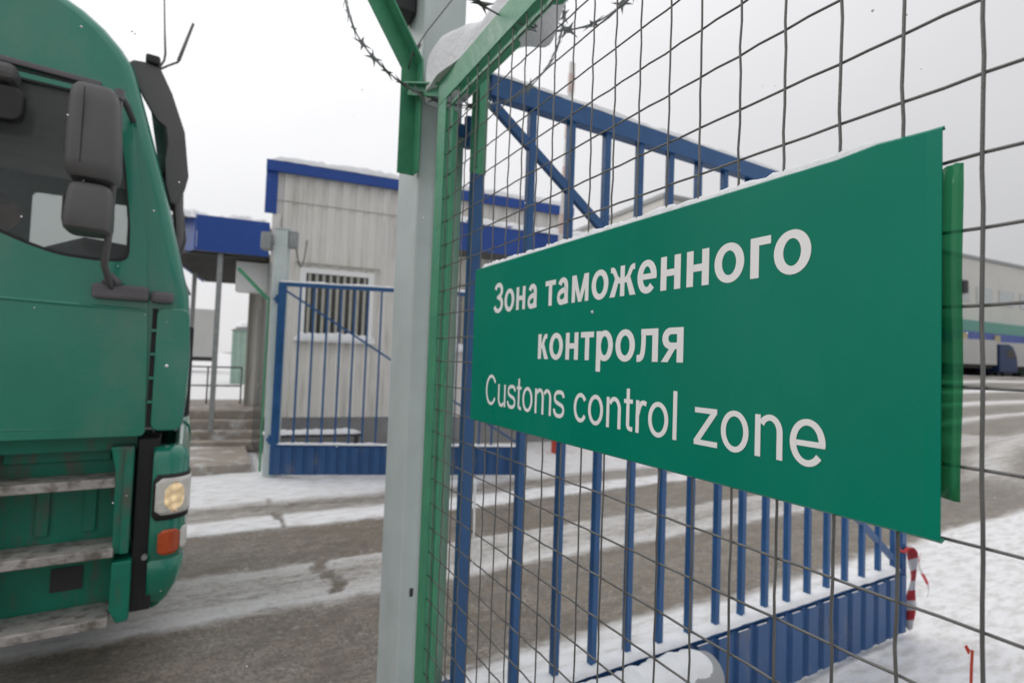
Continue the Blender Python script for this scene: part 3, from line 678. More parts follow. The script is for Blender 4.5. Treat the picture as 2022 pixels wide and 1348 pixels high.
# cable loop to the guard house
mb = MB(); A = Vector(FX(.08, .13, 3.42)); B_ = Vector((1.50, 10.76, 4.0))
mb.tube([A.lerp(B_, t) - Vector((0, 0, .42 * (1 - (2 * t - 1) ** 2))) for t in np.linspace(0, 1, 22)], .012, 6)
tag(mb.build('cable', M['wire'], smooth=True), 'slack grey cable hanging from the far gate post to the guard house wall', 'cable')
# fence beyond the far post
ff = thing('mesh_fence', 'green framed mesh fence panel running away behind the far gate post', 'fence', (.70, 8.55, 0))
def fpart2(n, m, fn, bevel=.002, smooth=False):
    b = MB(); fn(b); return b.build(n, m, ff, bevel=bevel, smooth=smooth, fix=not smooth)
fpart2('frame_upright', M['frame'], lambda b: b.box(-.014, .014, 0, .05, .05, 2.62))
def _m(b):
    for k in range(1, 30): b.tube([(0, .05 + k * .0655, .15), (0, .05 + k * .0655, 2.57)], .0016, 4)
    for k in range(1, 31): b.tube([(.004, .05, .15 + k * .078), (.004, 1.99, .15 + k * .078)], .0016, 4)
fpart2('wire_mesh', M['wire'], _m, 0, True)
fpart2('arm', M['frame'], lambda b: b.bar((-.02, .02, 2.60), (-.42, .10, 3.02), .05, .05))

# ------------------------------------------------------------------ guard house
BR = R(-7.98)
gh = thing('guard_house', 'pale profiled metal guard house with blue roof trim and a barred window', 'building', (1.062, 10.856, 0), BR)
def hpart(n, m, fn, parent=None, bevel=0.0, smooth=False):
    b = MB(); fn(b); return b.build(n, m, parent or gh, bevel=bevel, smooth=smooth)
W0, W1, ZP, ZT = -.14, 6.15, .58, 5.30
def corr(b, x0, x1, z0, z1, y=0.0, p=.266):
    pr = []; k = math.floor(x0 / p) - 1
    while k * p < x1 + p:
        for dx, dy in ((0, 0), (.13, 0), (.155, .035), (.240, .035)): pr.append((k * p + dx, dy))
        k += 1
    def at(x):
        for (a, c), (d, e) in zip(pr[:-1], pr[1:]):
            if a <= x <= d: return c + (e - c) * (x - a) / max(d - a, 1e-6)
        return 0
    q = [(x0, at(x0))] + [z for z in pr if x0 < z[0] < x1] + [(x1, at(x1))]
    b.grid([[(a, y + c, z0) for a, c in q], [(a, y + c, z1) for a, c in q]])
def wall_fn(b):
    wins = [(.36, 1.735, 2.10, 3.46), (3.46, 4.86, 2.02, 3.30)]
    xs = W0
    for (a, c, z0, z1) in wins:
        corr(b, xs, a, ZP, ZT); corr(b, a, c, ZP, z0); corr(b, a, c, z1, ZT); xs = c
    corr(b, xs, W1, ZP, ZT)
hpart('front_wall', M['beige'], wall_fn)
for xw in (W0, W1 - .05): hpart('side_wall', M['beige'], lambda b: b.box(xw, xw + .05, .04, 4.0, ZP, ZT))
hpart('back_wall', M['beige'], lambda b: b.box(W0 + .05, W1 - .05, 3.95, 4.0, ZP, ZT))
hpart('plinth', M['plinth'], lambda b: b.box(W0 + .03, W1 - .03, .03, 4.0, -.05, ZP))
hpart('seam', M['steel'], lambda b: b.box(W0, W1, -.006, .0, 4.705, 4.722))
roof = hpart('roof', M['steel'], lambda b: b.box(W0 - .05, W1 + .05, -.04, 4.1, ZT + .003, ZT + .10))
hpart('roof_trim', M['trimblue'], lambda b: (b.box(W0 - .19, W1 + .06, -.12, -.045, 5.235, 5.44), b.box(W0 - .19, W0 - .06, -.045, 4.0, 5.235, 5.44)), roof, .006)
hpart('corner_trim', M['trimblue'], lambda b: (b.box(W0 - .19, W0 + .02, -.05, -.008, 4.44, 5.233)), None, .004)
hpart('corner_strip', M['beige'], lambda b: b.box(W0 - .05, W0 + .09, -.03, -.008, ZP, 4.438))
r_ = snow_ridge('snow_ridge', [(x, .0, 5.441) for x in np.linspace(W0 - .15, W1 + .02, 70)], .26, .13, None, .5, 8, 3); r_.parent = gh
def window(x0, x1, z0, z1, name='window'):
    wn = hpart(name, M['white'], lambda b: (b.box(x0, x0 + .115, -.03, .06, z0, z1), b.box(x1 - .115, x1, -.03, .06, z0, z1), b.box(x0 + .115, x1 - .115, -.03, .06, z0, z0 + .07), b.box(x0 + .115, x1 - .115, -.03, .06, z1 - .10, z1)), None, .004)
    hpart('pane', M['winglass'], lambda b: b.box(x0 + .115, x1 - .115, .02, .03, z0 + .07, z1 - .10), wn)
    n_ = 9; wd = x1 - x0 - .23
    for k in range(n_):
        xx = x0 + .115 + wd * (k + .5) / n_
        hpart('bar', M['blind'], lambda b: b.box(xx - .026, xx + .026, -.010, .008, z0 + .07, z1 - .10), wn)
    hpart('sill', M['white'], lambda b: b.box(x0 - .06, x1 + .06, -.14, .0, z0 - .045, z0 - .003), wn, .004)
    hpart('lintel_flashing', M['blind'], lambda b: b.box(x0 - .10, x1 + .10, -.06, -.002, z1 + .075, z1 + .095), wn)
    s = snow_ridge('sill_snow', [(x, -.075, z0 - .003) for x in np.linspace(x0 - .05, x1 + .05, 30)], .15, .13, None, .3, 8, 5 + x0); s.parent = wn
    return wn
window(.348, 1.746, 2.09, 3.473); window(3.45, 4.87, 2.01, 3.31)
# canopy over the right half of the front
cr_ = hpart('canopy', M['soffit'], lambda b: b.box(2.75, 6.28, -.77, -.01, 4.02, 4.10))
hpart('fascia', M['trimblue'], lambda b: (b.box(2.72, 6.31, -.83, -.775, 4.0, 4.60), b.box(2.72, 2.745, -.77, -.01, 4.0, 4.60), b.box(6.285, 6.31, -.77, .3, 4.0, 4.60)), cr_, .004)
s = snow_ridge('canopy_snow', [(x, -.55, 4.55) for x in np.linspace(2.75, 6.29, 60)], .62, .17, None, .3, 9, 8); s.parent = cr_
# porch canopy on the left
PZ0, PZ1 = 3.56, 4.19
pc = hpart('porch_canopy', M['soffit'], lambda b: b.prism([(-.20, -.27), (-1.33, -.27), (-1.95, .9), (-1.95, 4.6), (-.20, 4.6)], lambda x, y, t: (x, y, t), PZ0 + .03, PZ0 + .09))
hpart('fascia', M['trimblue'], lambda b: (b.box(-1.36, -.205, -.32, -.275, PZ0, PZ1), b.prism([(-1.362, -.32), (-1.40, -.30), (-2.02, .88), (-1.975, .90)], lambda x, y, t: (x, y, t), PZ0, PZ1), b.box(-2.02, -1.975, .905, 4.6, PZ0, PZ1)), pc, .003)
def _rib(b):
    for k in range(14): b.box(-1.9, -.25, .0 + k * .32, .06 + k * .32, PZ0 - .03, PZ0 + .028)
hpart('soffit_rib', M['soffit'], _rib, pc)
s = snow_ridge('canopy_snow', [(x, .25, PZ1 - .06) for x in np.linspace(-1.95, -.2, 40)], 1.1, .19, None, .35, 9, 21); s.parent = pc
hpart('porch_post', M['steel'], lambda b: b.box(-1.035, -.955, -.20, -.12, .35, PZ0 + .03), None, .004)
hpart('porch_post', M['steel'], lambda b: b.box(-1.90, -1.82, 2.6, 2.68, .6, PZ0 + .03), None, .004)
# recessed entrance wall behind the porch
hpart('porch_wall', M['beige'], lambda b: (corr(b, -.62, W0 - .001, .6, PZ0 + .03, 1.7)))
hpart('porch_wall', M['plinth'], lambda b: b.box(-.16, -.145, .05, 1.7, .6, PZ0 + .02))
hpart('door_jamb', M['blind'], lambda b: b.box(-.66, -.621, 1.66, 1.80, .6, 3.3))
hpart('lintel_box', M['white'], lambda b: b.box(-.78, -.21, .25, .60, 2.95, 3.52), None, .01)
hpart('downpipe', M['steel'], lambda b: b.tube([(-.185, -.06, .5), (-.185, -.06, 3.5)], .03, 10), None, 0, True)
hpart('porch_floor', M['concrete'], lambda b: b.box(-2.1, -.15, .55, 3.2, .1, .66), None, .02)
for k, (y0, z) in enumerate(((.25, .50), (-.05, .34), (-.35, .20))):
    hpart('porch_step', M['concrete'], lambda b: b.box(-1.75 - .1 * k, -.15, y0, .548 if k == 0 else y0 + .298, .02, z), None, .02)
def rail(b):
    for z in (1.05, 1.45): b.tube([(-2.0, 2.0, z), (-.75, 2.0, z)], .018, 6)
    for x in (-2.0, -1.4, -.75): b.tube([(x, 2.0, .62), (x, 2.0, 1.46)], .018, 6)
hpart('porch_railing', M['wire'], rail, None, 0, True)
bench = thing('bench', 'low snow covered bench against the guard house plinth', 'bench', (1.75, 10.35, .0), BR)
b = MB(); b.box(-.95, .85, -.16, .16, .28, .33); b.build('seat', M['dark'], bench, bevel=.01)
for x in (-.85, .72):
    b = MB(); b.box(x, x + .06, -.14, .14, -.03, .279); b.build('leg', M['dark'], bench)
s = snow_ridge('seat_snow', [(x, 0, .331) for x in np.linspace(-.93, .83, 40)], .30, .07, None, .4, 8, 4); s.parent = bench

# ------------------------------------------------------------------ raised barrier
ba = thing('barrier', 'raised barrier arm with faded red and white bands behind the blue gate', 'barrier', (6.15, 8.75, 0))
b = MB(); b.box(-.10, .10, -.10, .10, -.05, 1.0); b.build('cabinet', M['red'], ba, bevel=.02)
A = Vector((-.21, -.0, .75)); B_ = Vector((.06, 0, 8.05)); m_ = MB(); m_.bar(A, B_, .05, .13, (1, 0, 0)); bo = m_.build('boom', M['whitepaint'], ba, bevel=.01)
for k in range(7):
    t0 = .10 + k * .135; m_ = MB(); m_.bar(A.lerp(B_, t0), A.lerp(B_, t0 + .055), .056, .136, (1, 0, 0)); m_.build('red_band', M['fadedred'], bo)
b = MB(); b.box(-.19, -.101, -.06, .06, .6, .95); b.build('counterweight', M['black'], ba, bevel=.01)

# ------------------------------------------------------------------ far lorry seen under the porch roof
def trailer(parent, m, L, W, Hh, z0=1.2):
    b = MB(); b.box(0, L, -W / 2, W / 2, z0, z0 + Hh); b.build('cargo_box', m, parent, bevel=.04)
    b = MB(); b.box(.2, L - .2, -W / 2 + .3, W / 2 - .3, z0 - .35, z0 - .003); b.build('chassis', M['dark'], parent)
    for x in (1.2, 2.5, 3.8):
        for s in (-1, 1):
            b = MB(); b.tube([(x, s * (W / 2 - .02), .5), (x, s * (W / 2 - .32), .5)], .5, 20); b.build('wheel', M['rubber'], parent, smooth='auto')
tr = thing('trailer', 'distant grey trailer seen under the porch roof beside the green cab', 'trailer', (-12.7, 52.9, 0), R(-4)); trailer(tr, M['tarp'], 13, 2.5, 4.0, 1.25)
kb = thing('shed', 'pale green sheet metal shed far behind the porch railing', 'shed', (.95, 33.0, -.02), R(-8))
b = MB(); corr(b, 0, 2.2, 0, 3.0, 0, .3); b.box(0.0, 2.2, .05, 2.2, 0, 3.0); b.build('wall', M['greenclad'], kb)
b = MB(); b.prism([(-.1, 3.0), (1.1, 3.45), (2.3, 3.0)], lambda x, z, t: (x, t, z), -.1, 2.3); b.build('roof', M['steel'], kb)
s = snow_ridge('roof_snow', [(x, 1.0, 3.2) for x in np.linspace(0, 2.2, 14)], 2.3, .4, None, .2, 8, 3); s.parent = kb

# ------------------------------------------------------------------ warehouse and yard vehicles
wh = thing('warehouse', 'large pale warehouse with a green and blue band over its loading docks', 'building', (30.04, 29.51, 0), math.atan2(-.105, .994))
def wp(n, m, fn, parent=None, bevel=0.0):
    b = MB(); fn(b); return b.build(n, m, parent or wh, bevel=bevel)
wp('wall', M['wall'], lambda b: b.box(0, 150, 0, 60, -.5, 15.0))
wp('parapet', M['steel'], lambda b: b.box(-.15, 150.15, -.15, 60.15, 15.01, 15.35))
cb = wp('dock_canopy', M['bandgreen'], lambda b: b.box(14, 150, -2.2, -.01, 6.60, 7.75))
wp('canopy_band', M['bandblue'], lambda b: b.box(13.95, 150.05, -2.3, -.01, 5.42, 6.59), cb)
for k in range(10):
    x = 22 + k * 6.2
    d_ = wp('dock_door', M['dark'], lambda b: b.box(x, x + 4.2, -.12, -.005, 1.9, 5.35))
    wp('dock_plate', M['yellow'], lambda b: b.box(x + 1.6, x + 2.6, -2.42, -2.305, 5.6, 6.4))
for k in range(12):
    x = 30 + k * 4.6; wp('window', M['palewin'], lambda b: b.box(x, x + 3.2, -.08, -.005, 10.2, 12.0))
for x in (40.5, 61.0): wp('wall_lamp', M['dark'], lambda b: b.box(x, x + .8, -.5, -.006, 11.0, 12.4), None, .1)
def lorry(label, loc, rz, mcab, mbox, L):
    t = thing('lorry', label, 'lorry', loc, rz, 'lorries at the loading docks')
    trailer(t, mbox, L, 2.5, 2.5, 1.2)
    def pt(n, m, fn, parent=None, bevel=.06): b = MB(); fn(b); return b.build(n, m, parent or t, bevel=bevel)
    prof = [(L + .35, .5), (L + 2.45, .5), (L + 2.5, 1.5), (L + 2.35, 2.3), (L + 1.95, 3.1), (L + 1.5, 3.35), (L + .35, 3.35)]
    c = pt('cab', mcab, lambda b: b.prism(prof, lambda x, z, y: (x, y, z), -1.22, 1.22))
    pt('windshield', M['winglass'], lambda b: b.prism([(L + 2.375, 2.2), (L + 2.40, 2.23), (L + 2.06, 2.98), (L + 2.03, 2.95)], lambda x, z, y: (x, y, z), -1.05, 1.05), c, 0)
    for s in (-1, 1):
        pt('side_window', M['winglass'], lambda b: b.prism([(L + 1.2, 1.95), (L + 2.2, 1.95), (L + 1.95, 2.8), (L + 1.2, 2.8)], lambda x, z, y: (x, y, z), s * 1.223, s * 1.235), c, 0)
        b = MB(); b.tube([(L + 1.3, s * 1.2, .5), (L + 1.3, s * .9, .5)], .5, 20); b.build('wheel', M['rubber'], t, smooth='auto')
    return t
tz = lambda x: float(terrain(x))
lorry('blue lorry with a white trailer parked at the far loading docks', (60.7, 26.4, tz(70) - .05), R(-22), M['lorryblue'], M['tarp'], 9.5)
lorry('green lorry half hidden behind the right frame edge at the loading docks', (70.5, 24.4, tz(80) - .05), R(-16), M['greenclad'], M['tarp'], 7.0)

# ------------------------------------------------------------------ green truck
TK = thing('truck', 'green truck cab driving in at the left, grey mirrors and muddy steps', 'truck', (0, 3.5, 0), R(2.3))
TW = 2.46
def tp_(n, m, fn, parent=None, bevel=0.0, smooth=False):
    b = MB(); fn(b); return b.build(n, m, parent or TK, bevel=bevel, smooth=smooth)
# side profile (x, z) of the cab from the front foot up over the roof to the back
prof = [(-.150, 1.335), (-.120, 1.37), (-.108, 1.55), (-.105, 1.77), (-.118, 2.0), (-.128, 2.118), (-.158, 2.24), (-.215, 2.48), (-.262, 2.676), (-.350, 3.0), (-.420, 3.25), (-.445, 3.34), (-.500, 3.425), (-.578, 3.510), (-.668, 3.578), (-.775, 3.632), (-1.0, 3.69), (-1.5, 3.74), (-2.30, 3.76), (-2.36, 3.70), (-2.36, 1.335)]
pc_ = Vector((-1.2, 2.4))
def inset(p, d):
    i = p; q = Vector(prof[i]); a = Vector(prof[max(i - 1, 0)]); b = Vector(prof[min(i + 1, len(prof) - 1)])
    t = (b - a).normalized(); n_ = Vector((-t.y, t.x))          # points inwards for this winding
    return q + n_ * d
stations = [(0.0, .060), (.008, .034), (.022, .016), (.05, .004), (.10, 0), (.25, -.003), (.6, -.006), (1.23, -.008), (1.86, -.006), (2.21, -.003), (2.36, 0), (2.41, .004), (2.438, .016), (2.452, .034), (2.46, .060)]
rows = []
for y, d in stations:
    lean = 0
    rows.append([(inset(i, d).x, y, inset(i, d).y) for i in range(len(prof))])
shell = MB(); wind = MB()
for a in range(len(stations) - 1):
    for i in range(len(prof) - 1):
        q = [rows[a][i], rows[a][i + 1], rows[a + 1][i + 1], rows[a + 1][i]]
        (wind if (4 <= a <= 9 and 6 <= i <= 9) else shell).add(q, [(0, 1, 2, 3)])
def weld(o):
    b = bmesh.new(); b.from_mesh(o.data); bmesh.ops.remove_doubles(b, verts=b.verts, dist=1e-5); bmesh.ops.recalc_face_normals(b, faces=b.faces); b.to_mesh(o.data); b.free()
body = shell.build('cab', M['truck'], TK, smooth='auto'); weld(body)
ws = wind.build('windshield', M['truckglass'], TK, smooth=True); weld(ws)
# cab sides with a window opening
side_out = [(inset(i, .060).x, inset(i, .060).y) for i in range(len(prof))]
win = rounded([(-.530, 3.105), (-.461, 2.78), (-.425, 2.45), (-.423, 2.272), (-.55, 2.262), (-.70, 2.270), (-.83, 2.312), (-.95, 2.365), (-1.12, 2.42), (-1.30, 2.42), (-1.30, 3.105)], .05)
for s, y in ((0, .0), (1, TW)):
    o = plate('side_panel', side_out, M['truck'], TK, lambda a, b, c: (a, y + c, b), .012, [win])
door = rounded([(-.455, 3.145), (-.402, 2.79), (-.345, 2.42), (-.318, 2.06), (-.305, 1.70), (-.297, 1.328), (-1.38, 1.328), (-1.38, 3.145)], .03)
win2 = rounded([(-.520, 3.118), (-.452, 2.78), (-.414, 2.45), (-.410, 2.258), (-.55, 2.248), (-.70, 2.256), (-.835, 2.298), (-.955, 2.351), (-1.12, 2.405), (-1.315, 2.405), (-1.315, 3.118)], .055)
for s, y in ((-1, -.0), (1, TW)):
    dr = plate('door', door, M['truck'], TK, lambda a, b, c: (a, y + s * (.0135) + c, b), .012, [win2], .003)
    plate('window_seal', win2, M['rubber'], dr, lambda a, b, c: (a, y + s * .012 + c, b), .022, [win])
    plate('side_window', rounded([(a, b) for a, b in win], .001, 1), M['truckglass'], dr, lambda a, b, c: (a, y + s * .001 + c, b), .004)
    b = MB(); b.tube([(-.325, y + s * .017, 2.005), (-.62, y + s * .019, 2.012), (-1.0, y + s * .019, 2.022), (-1.36, y + s * .019, 2.025)], .011, 8); b.build('waist_crease', M['truck'], dr, smooth=True)
    b = MB(); b.box(-1.30, -1.10, min(y + s * .0205, y + s * .05), max(y + s * .0205, y + s * .05), 1.98, 2.03); b.build('handle', M['black'], dr, bevel=.008)
    b = MB(); b.tube([(-.325, y + s * .016, 1.372), (-.95, y + s * .018, 1.378), (-1.36, y + s * .018, 1.380)], .007, 6); b.build('lower_crease', M['truck'], dr, smooth=True)
    # drip trim above the door
    tp_('roof_trim', M['greyl'], lambda b: b.bar((-.575, y + s * .022, 3.176), (-1.5, y + s * .022, 3.20), .03, .030), None, .006)
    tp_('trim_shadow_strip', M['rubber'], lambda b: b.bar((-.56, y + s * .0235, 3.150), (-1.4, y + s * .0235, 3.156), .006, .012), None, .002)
    # mirror foot
    tp_('mirror_mount', M['greyl'], lambda b: (b.box(-.555, -.312, min(y + s * .021, y + s * .085), max(y + s * .021, y + s * .085), 2.050, 2.128)), None, .016)
    tp_('mirror_mount', M['greyl'], lambda b: (b.box(-.306, -.198, min(y + s * .021, y + s * .07), max(y + s * .021, y + s * .07), 2.048, 2.112)), None, .02)
    # corner deflector panel with its slots
    cp = plate('corner_panel', rounded([(-.262, 2.018), (-.262, 1.36), (-.135, 1.36), (-.115, 1.75), (-.128, 2.018)], .035), M['truck'], TK, lambda a, b, c: (a, y + s * (.016 + .0) + c, b), .030, [], .008)
    tp_('slot_channel', M['rubber'], lambda b: b.box(-.292, -.268, min(y + s * .0065, y + s * .012), max(y + s * .0065, y + s * .012), 1.37, 2.02), cp)
    for z in (1.50, 1.63, 1.76, 1.89): tp_('slot_rib', M['truck'], lambda b: b.box(-.292, -.262, min(y + s * .0122, y + s * .028), max(y + s * .0122, y + s * .028), z, z + .016), cp, .003)
# mirrors (near side and off side)
def mirror(s, y):
    def hb(x0, x1, y0, y1, z0, z1, taper):
        b = MB(); P = []
        for t, sc in ((0, .80), (.05, .97), (.16, 1.03), (.5, 1.0), (.8, .95), (.94, .88), (1, .72)):
            z = z0 + (z1 - z0) * t; cx, cy = (x0 + x1) / 2 + taper * (t - .5), (y0 + y1) / 2; rx, ry = (x1 - x0) / 2 * sc, (y1 - y0) / 2 * sc
            P.append([(cx + math.copysign(abs(math.cos(a)) ** .45, math.cos(a)) * rx, cy + math.copysign(abs(math.sin(a)) ** .45, math.sin(a)) * ry, z) for a in np.linspace(0, 2 * math.pi, 33)[:-1]])
        b.grid([[*r, r[0]] for r in P]); b.add(P[0], [tuple(range(32))]); b.add(P[-1], [tuple(range(32))]); return b
    yc = y + s * .30
    mh = hb(-.650, -.448, yc - .13, yc + .13, 2.585, 3.025, -.010).build('mirror', M['greyp'], TK, smooth='auto')
    b = MB(); b.box(-.650, -.640, yc - .085, yc + .085, 2.68, 2.95); b.build('mirror_glass', M['winglass'], mh, bevel=.004)
    b = MB(); b.box(-.585, -.582, min(yc + s * .128, yc + s * .134), max(yc + s * .128, yc + s * .134), 2.64, 2.99); b.build('seam', M['rubber'], mh)
    m2 = hb(-.640, -.462, yc - .12, yc + .12, 2.335, 2.56, .006).build('mirror', M['greyp'], TK, smooth='auto')
    b = MB(); b.box(-.645, -.636, yc - .075, yc + .075, 2.375, 2.49); b.build('mirror_glass', M['winglass'], m2, bevel=.004)
    b = MB(); b.tube([(-.43, y + s * .03, 3.02), (-.455, y + s * .16, 3.055), (-.468, yc - .0, 3.05), (-.470, yc, 2.9), (-.475, yc, 2.35), (-.488, yc - s * .03, 2.20), (-.482, y + s * .10, 2.135), (-.47, y + s * .07, 2.10)], .0155, 10); b.build('mirror_arm', M['greyp'], TK, smooth=True)
    b = MB(); b.tube([(-.468, yc, 3.015), (-.468, yc, 3.062)], .021, 12); b.build('mirror_pivot', M['greyl'], TK, smooth='auto')
    b = MB(); b.tube([(-.50, y + s * .06, 2.128), (-.47, y + s * .085, 2.165), (-.445, y + s * .07, 2.13)], .022, 10); b.build('arm_foot', M['greyl'], TK, smooth=True)
mirror(-1, 0.0); mirror(1, TW)
km = tp_('kerb_mirror', M['greyp'], lambda b: b.box(-1.16, -.880, -.16, -.03, 3.045, 3.13), None, .03)
plate('mirror_glass', rounded([(-1.16, 2.865), (-.862, 2.868), (-.858, 3.018), (-1.16, 3.018)], .045), M['black'], km, lambda a, b, c: (a, -.095 + c, b), .05, [], .008)
tp_('mirror_bracket', M['greyp'], lambda b: b.box(-1.05, -.99, -.04, .012, 3.10, 3.19), km, .006)
# sun visor with side brackets
visor_o = [(-.475, 3.400), (-.457, 3.418), (-.405, 3.424), (-.336, 3.410), (-.275, 3.284), (-.202, 3.075), (-.171, 2.823), (-.185, 2.744), (-.218, 2.653), (-.244, 2.657), (-.269, 2.758), (-.28, 2.89), (-.271, 2.998), (-.285, 3.085), (-.331, 3.118), (-.361, 3.164), (-.408, 3.246)]
vis_hole = []
vz = plate('sun_visor', visor_o, M['greyp'], TK, lambda a, b, c: (a, .145 + c, b), .03, [], .006)
plate('visor_bracket', visor_o, M['greyp'], vz, lambda a, b, c: (a, TW - .145 + c, b), .03, [], .006)
b = MB(); vp_ = [(-.405, 3.414), (-.345, 3.400), (-.292, 3.29), (-.222, 3.075), (-.196, 2.92), (-.190, 2.83), (-.222, 2.67)]
b.grid([[(x, y, z) for x, z in vp_] for y in np.linspace(.165, TW - .165, 12)]); o = b.build('visor_blade', M['greyp'], vz, smooth=True); md = o.modifiers.new('s', 'SOLIDIFY'); md.thickness = .008
tp_('visor_strut', M['black'], lambda b: b.bar((-.270, .15, 2.885), (-.185, .15, 2.90), .014, .02), vz)
tp_('antenna_foot', M['black'], lambda b: b.box(-.405, -.335, .10, .22, 3.425, 3.475), None, .012)
tp_('antenna', M['wire'], lambda b: b.tube([(-.352, .20, 3.43), (-.322, .20, 3.50), (-.318, .20, 3.54), (-.329, .20, 3.70), (-.358, .20, 4.15)], [.006, .006, .0065, .0045, .003], 8), None, 0, True)
tp_('antenna', M['wire'], lambda b: b.tube([(-.352, .20, 3.43), (-.300, .20, 3.478), (-.256, .20, 3.512), (-.250, .20, 3.530), (-.188, .20, 3.775)], [.006, .006, .0065, .010, .0075], 8), None, 0, True)
# underside of the cab: step well with steps, corner column, bumper
tp_('under_sill', M['truckd'], lambda b: b.box(-2.3, -.33, .10, TW - .10, 1.24, 1.333))
for s, y in ((-1, 0.0), (1, TW)):
    yy = lambda d: y - s * d     # d metres inside the side
    def bx(b, x0, x1, d0, d1, z0, z1): b.box(x0, x1, min(yy(d0), yy(d1)), max(yy(d0), yy(d1)), z0, z1)
    wl = tp_('step_well', M['truckd'], lambda b: (bx(b, -1.05, -.33, .215, .235, .33, 1.268), bx(b, -1.05, -.96, .03, .214, .30, 1.268)), None, .006)
    # pressed ribs in the well
    tp_('well_rib', M['truckd'], lambda b: (bx(b, -.76, -.70, .195, .214, .78, 1.06), bx(b, -.56, -.50, .200, .214, .78, 1.06), bx(b, -.90, -.45, .190, .214, 1.17, 1.24)), wl, .01)
    tp_('entry_slot', M['dark'], lambda b: bx(b, -.68, -.545, .206, .2145, .475, .60), wl)
    tp_('step_column', M['truckd'], lambda b: b.prism([(-.335, 1.268), (-.440, 1.268), (-.415, 1.15), (-.408, .75), (-.412, .70), (-.335, .70)], lambda x, z, t: (x, yy(t), z), .004, .2), wl, .008)
    tp_('step_column', M['truckd'], lambda b: b.prism([(-.318, .66), (-.405, .66), (-.405, .41), (-.37, .335), (-.318, .345)], lambda x, z, t: (x, yy(t), z), -.008, .2), wl, .008)
    tp_('column_ridge', M['truckd'], lambda b: (bx(b, -.375, -.335, -.012, .003, .70, 1.26)), wl, .006)
    for k, (z, dd, x1) in enumerate(((1.075, .02, -.412), (.715, -.005, -.400), (.36, -.02, -.405))):
        tp_('step', M['tread'], lambda b: bx(b, -.955, x1, dd, .213, z - .008, z + .022), wl, .006)
        tp_('step_nosing', M['tread'], lambda b: bx(b, -.955, x1, dd - .018, dd - .001, z - .022, z + .026), wl, .005)
    tp_('step_skirt', M['truckd'], lambda b: (bx(b, -.955, -.41, .06, .20, .66, .70)), wl, .008)
    tp_('gap_panel', M['black'], lambda b: bx(b, -.322, -.225, .05, .30, .36, 1.30), None, .004)
    b = MB(); b.tube([(-1.80, yy(.02), .52), (-1.80, yy(.33), .52)], .52, 32); wh_ = b.build('wheel', M['rubber'], TK, smooth='auto')
    b = MB(); b.tube([(-1.80, yy(.012), .52), (-1.80, yy(.05), .52)], .30, 24); b.build('rim', M['steel'], wh_, smooth='auto')
    tp_('wheel_arch', M['black'], lambda b: b.prism([(-1.80 + .60 * math.cos(a), .52 + .60 * math.sin(a)) for a in np.linspace(.15, math.pi - .15, 16)] + [(-1.80 + .66 * math.cos(a), .52 + .66 * math.sin(a)) for a in np.linspace(math.pi - .15, .15, 16)], lambda x, z, t: (x, yy(t), z), .0, .36))
# bumper: plan curve swept in height with rounded lower edge
def plan(u):
    """half plan of the bumper: u from 0 (side end) metres along; returns x, y and outward normal"""
    r = .11; a = .062
    if u < a: return -.247 + u, 0.0, (0, -1)
    L_ = r * math.pi / 2
    if u < a + L_:
        t = (u - a) / r; return -.247 + a + r * math.sin(t), r - r * math.cos(t), (math.sin(t), -math.cos(t))
    v = u - a - L_; return -.075 + .006 * math.sin(min(1, v / 1.1) * math.pi / 2), r + v, (1, 0)
UM = .062 + .11 * math.pi / 2 + (TW / 2 - .11)
def wrap(zs, u0, u1, off, n=24, mirrored=False):
    """patch of the bumper skin: zs list of (z, inset)"""
    P = []
    for z, ins in zs:
        row = []
        for i in range(n + 1):
            x, y, nn = plan(u0 + (u1 - u0) * i / n); x += nn[0] * (off - ins); y += nn[1] * (off - ins); row.append((x, TW - y if mirrored else y, z))
        P.append(row)
    return P
bz = [(1.262, .075), (1.25, .04), (1.225, .012), (1.18, 0), (1.0, 0), (.80, .0), (.645, .004), (.640, .012), (.632, .012), (.627, .004), (.56, .008), (.48, .028), (.41, .065), (.36, .11), (.345, .15)]
for mi in (False, True):
    b = MB(); b.grid(wrap(bz, 0, UM, 0, 60, mi)); bu = b.build('bumper', M['truck'], TK, smooth=True)
    md = bu.modifiers.new('s', 'SOLIDIFY'); md.thickness = .012; md.offset = -1 if not mi else 1
    def pw(n_, m, z0, z1, u0, u1, off, r, parent, thick=.006):
        # rounded rectangular patch on the bumper skin
        b = MB(); P = []
        k = 8
        for j in range(k + 1):
            t = j / k; z = z0 + (z1 - z0) * t; e = min(t, 1 - t) * (z1 - z0); q = 0 if e >= r else r - math.sqrt(max(0, r * r - (r - e) ** 2))
            P.append(wrap([(z, 0)], u0 + q, u1 - q, off, 14, mi)[0])
        b.grid(P); o = b.build(n_, m, parent, smooth=True); md = o.modifiers.new('s', 'SOLIDIFY'); md.thickness = thick; md.offset = 0; return o
    hl = pw('headlight', M['rubber'], .855, 1.105, .004, .32, .004, .02, TK)
    pw('lens', M['lens'], .885, 1.085, .018, .29, .010, .03, hl)
    pw('lit_lamp', M['lamp'], .900, 1.062, .062, .150, .0155, .06, hl, .004)
    ind = pw('indicator', M['orange'], .665, .800, .040, .142, .006, .025, TK, .008)
    pw('fog_light', M['lens'], .675, .800, .150, .25, .004, .02, TK, .006)
    tp_('bolt', M['steel'], lambda b: b.tube([(-.262, TW + .01 if mi else -.010, .665), (-.262, TW - .02 if mi else .02, .665)], .014, 10))
tp_('grille', M['black'], lambda b: b.box(-.14, -.088, .35, TW - .35, 1.38, 1.95), None, .02)
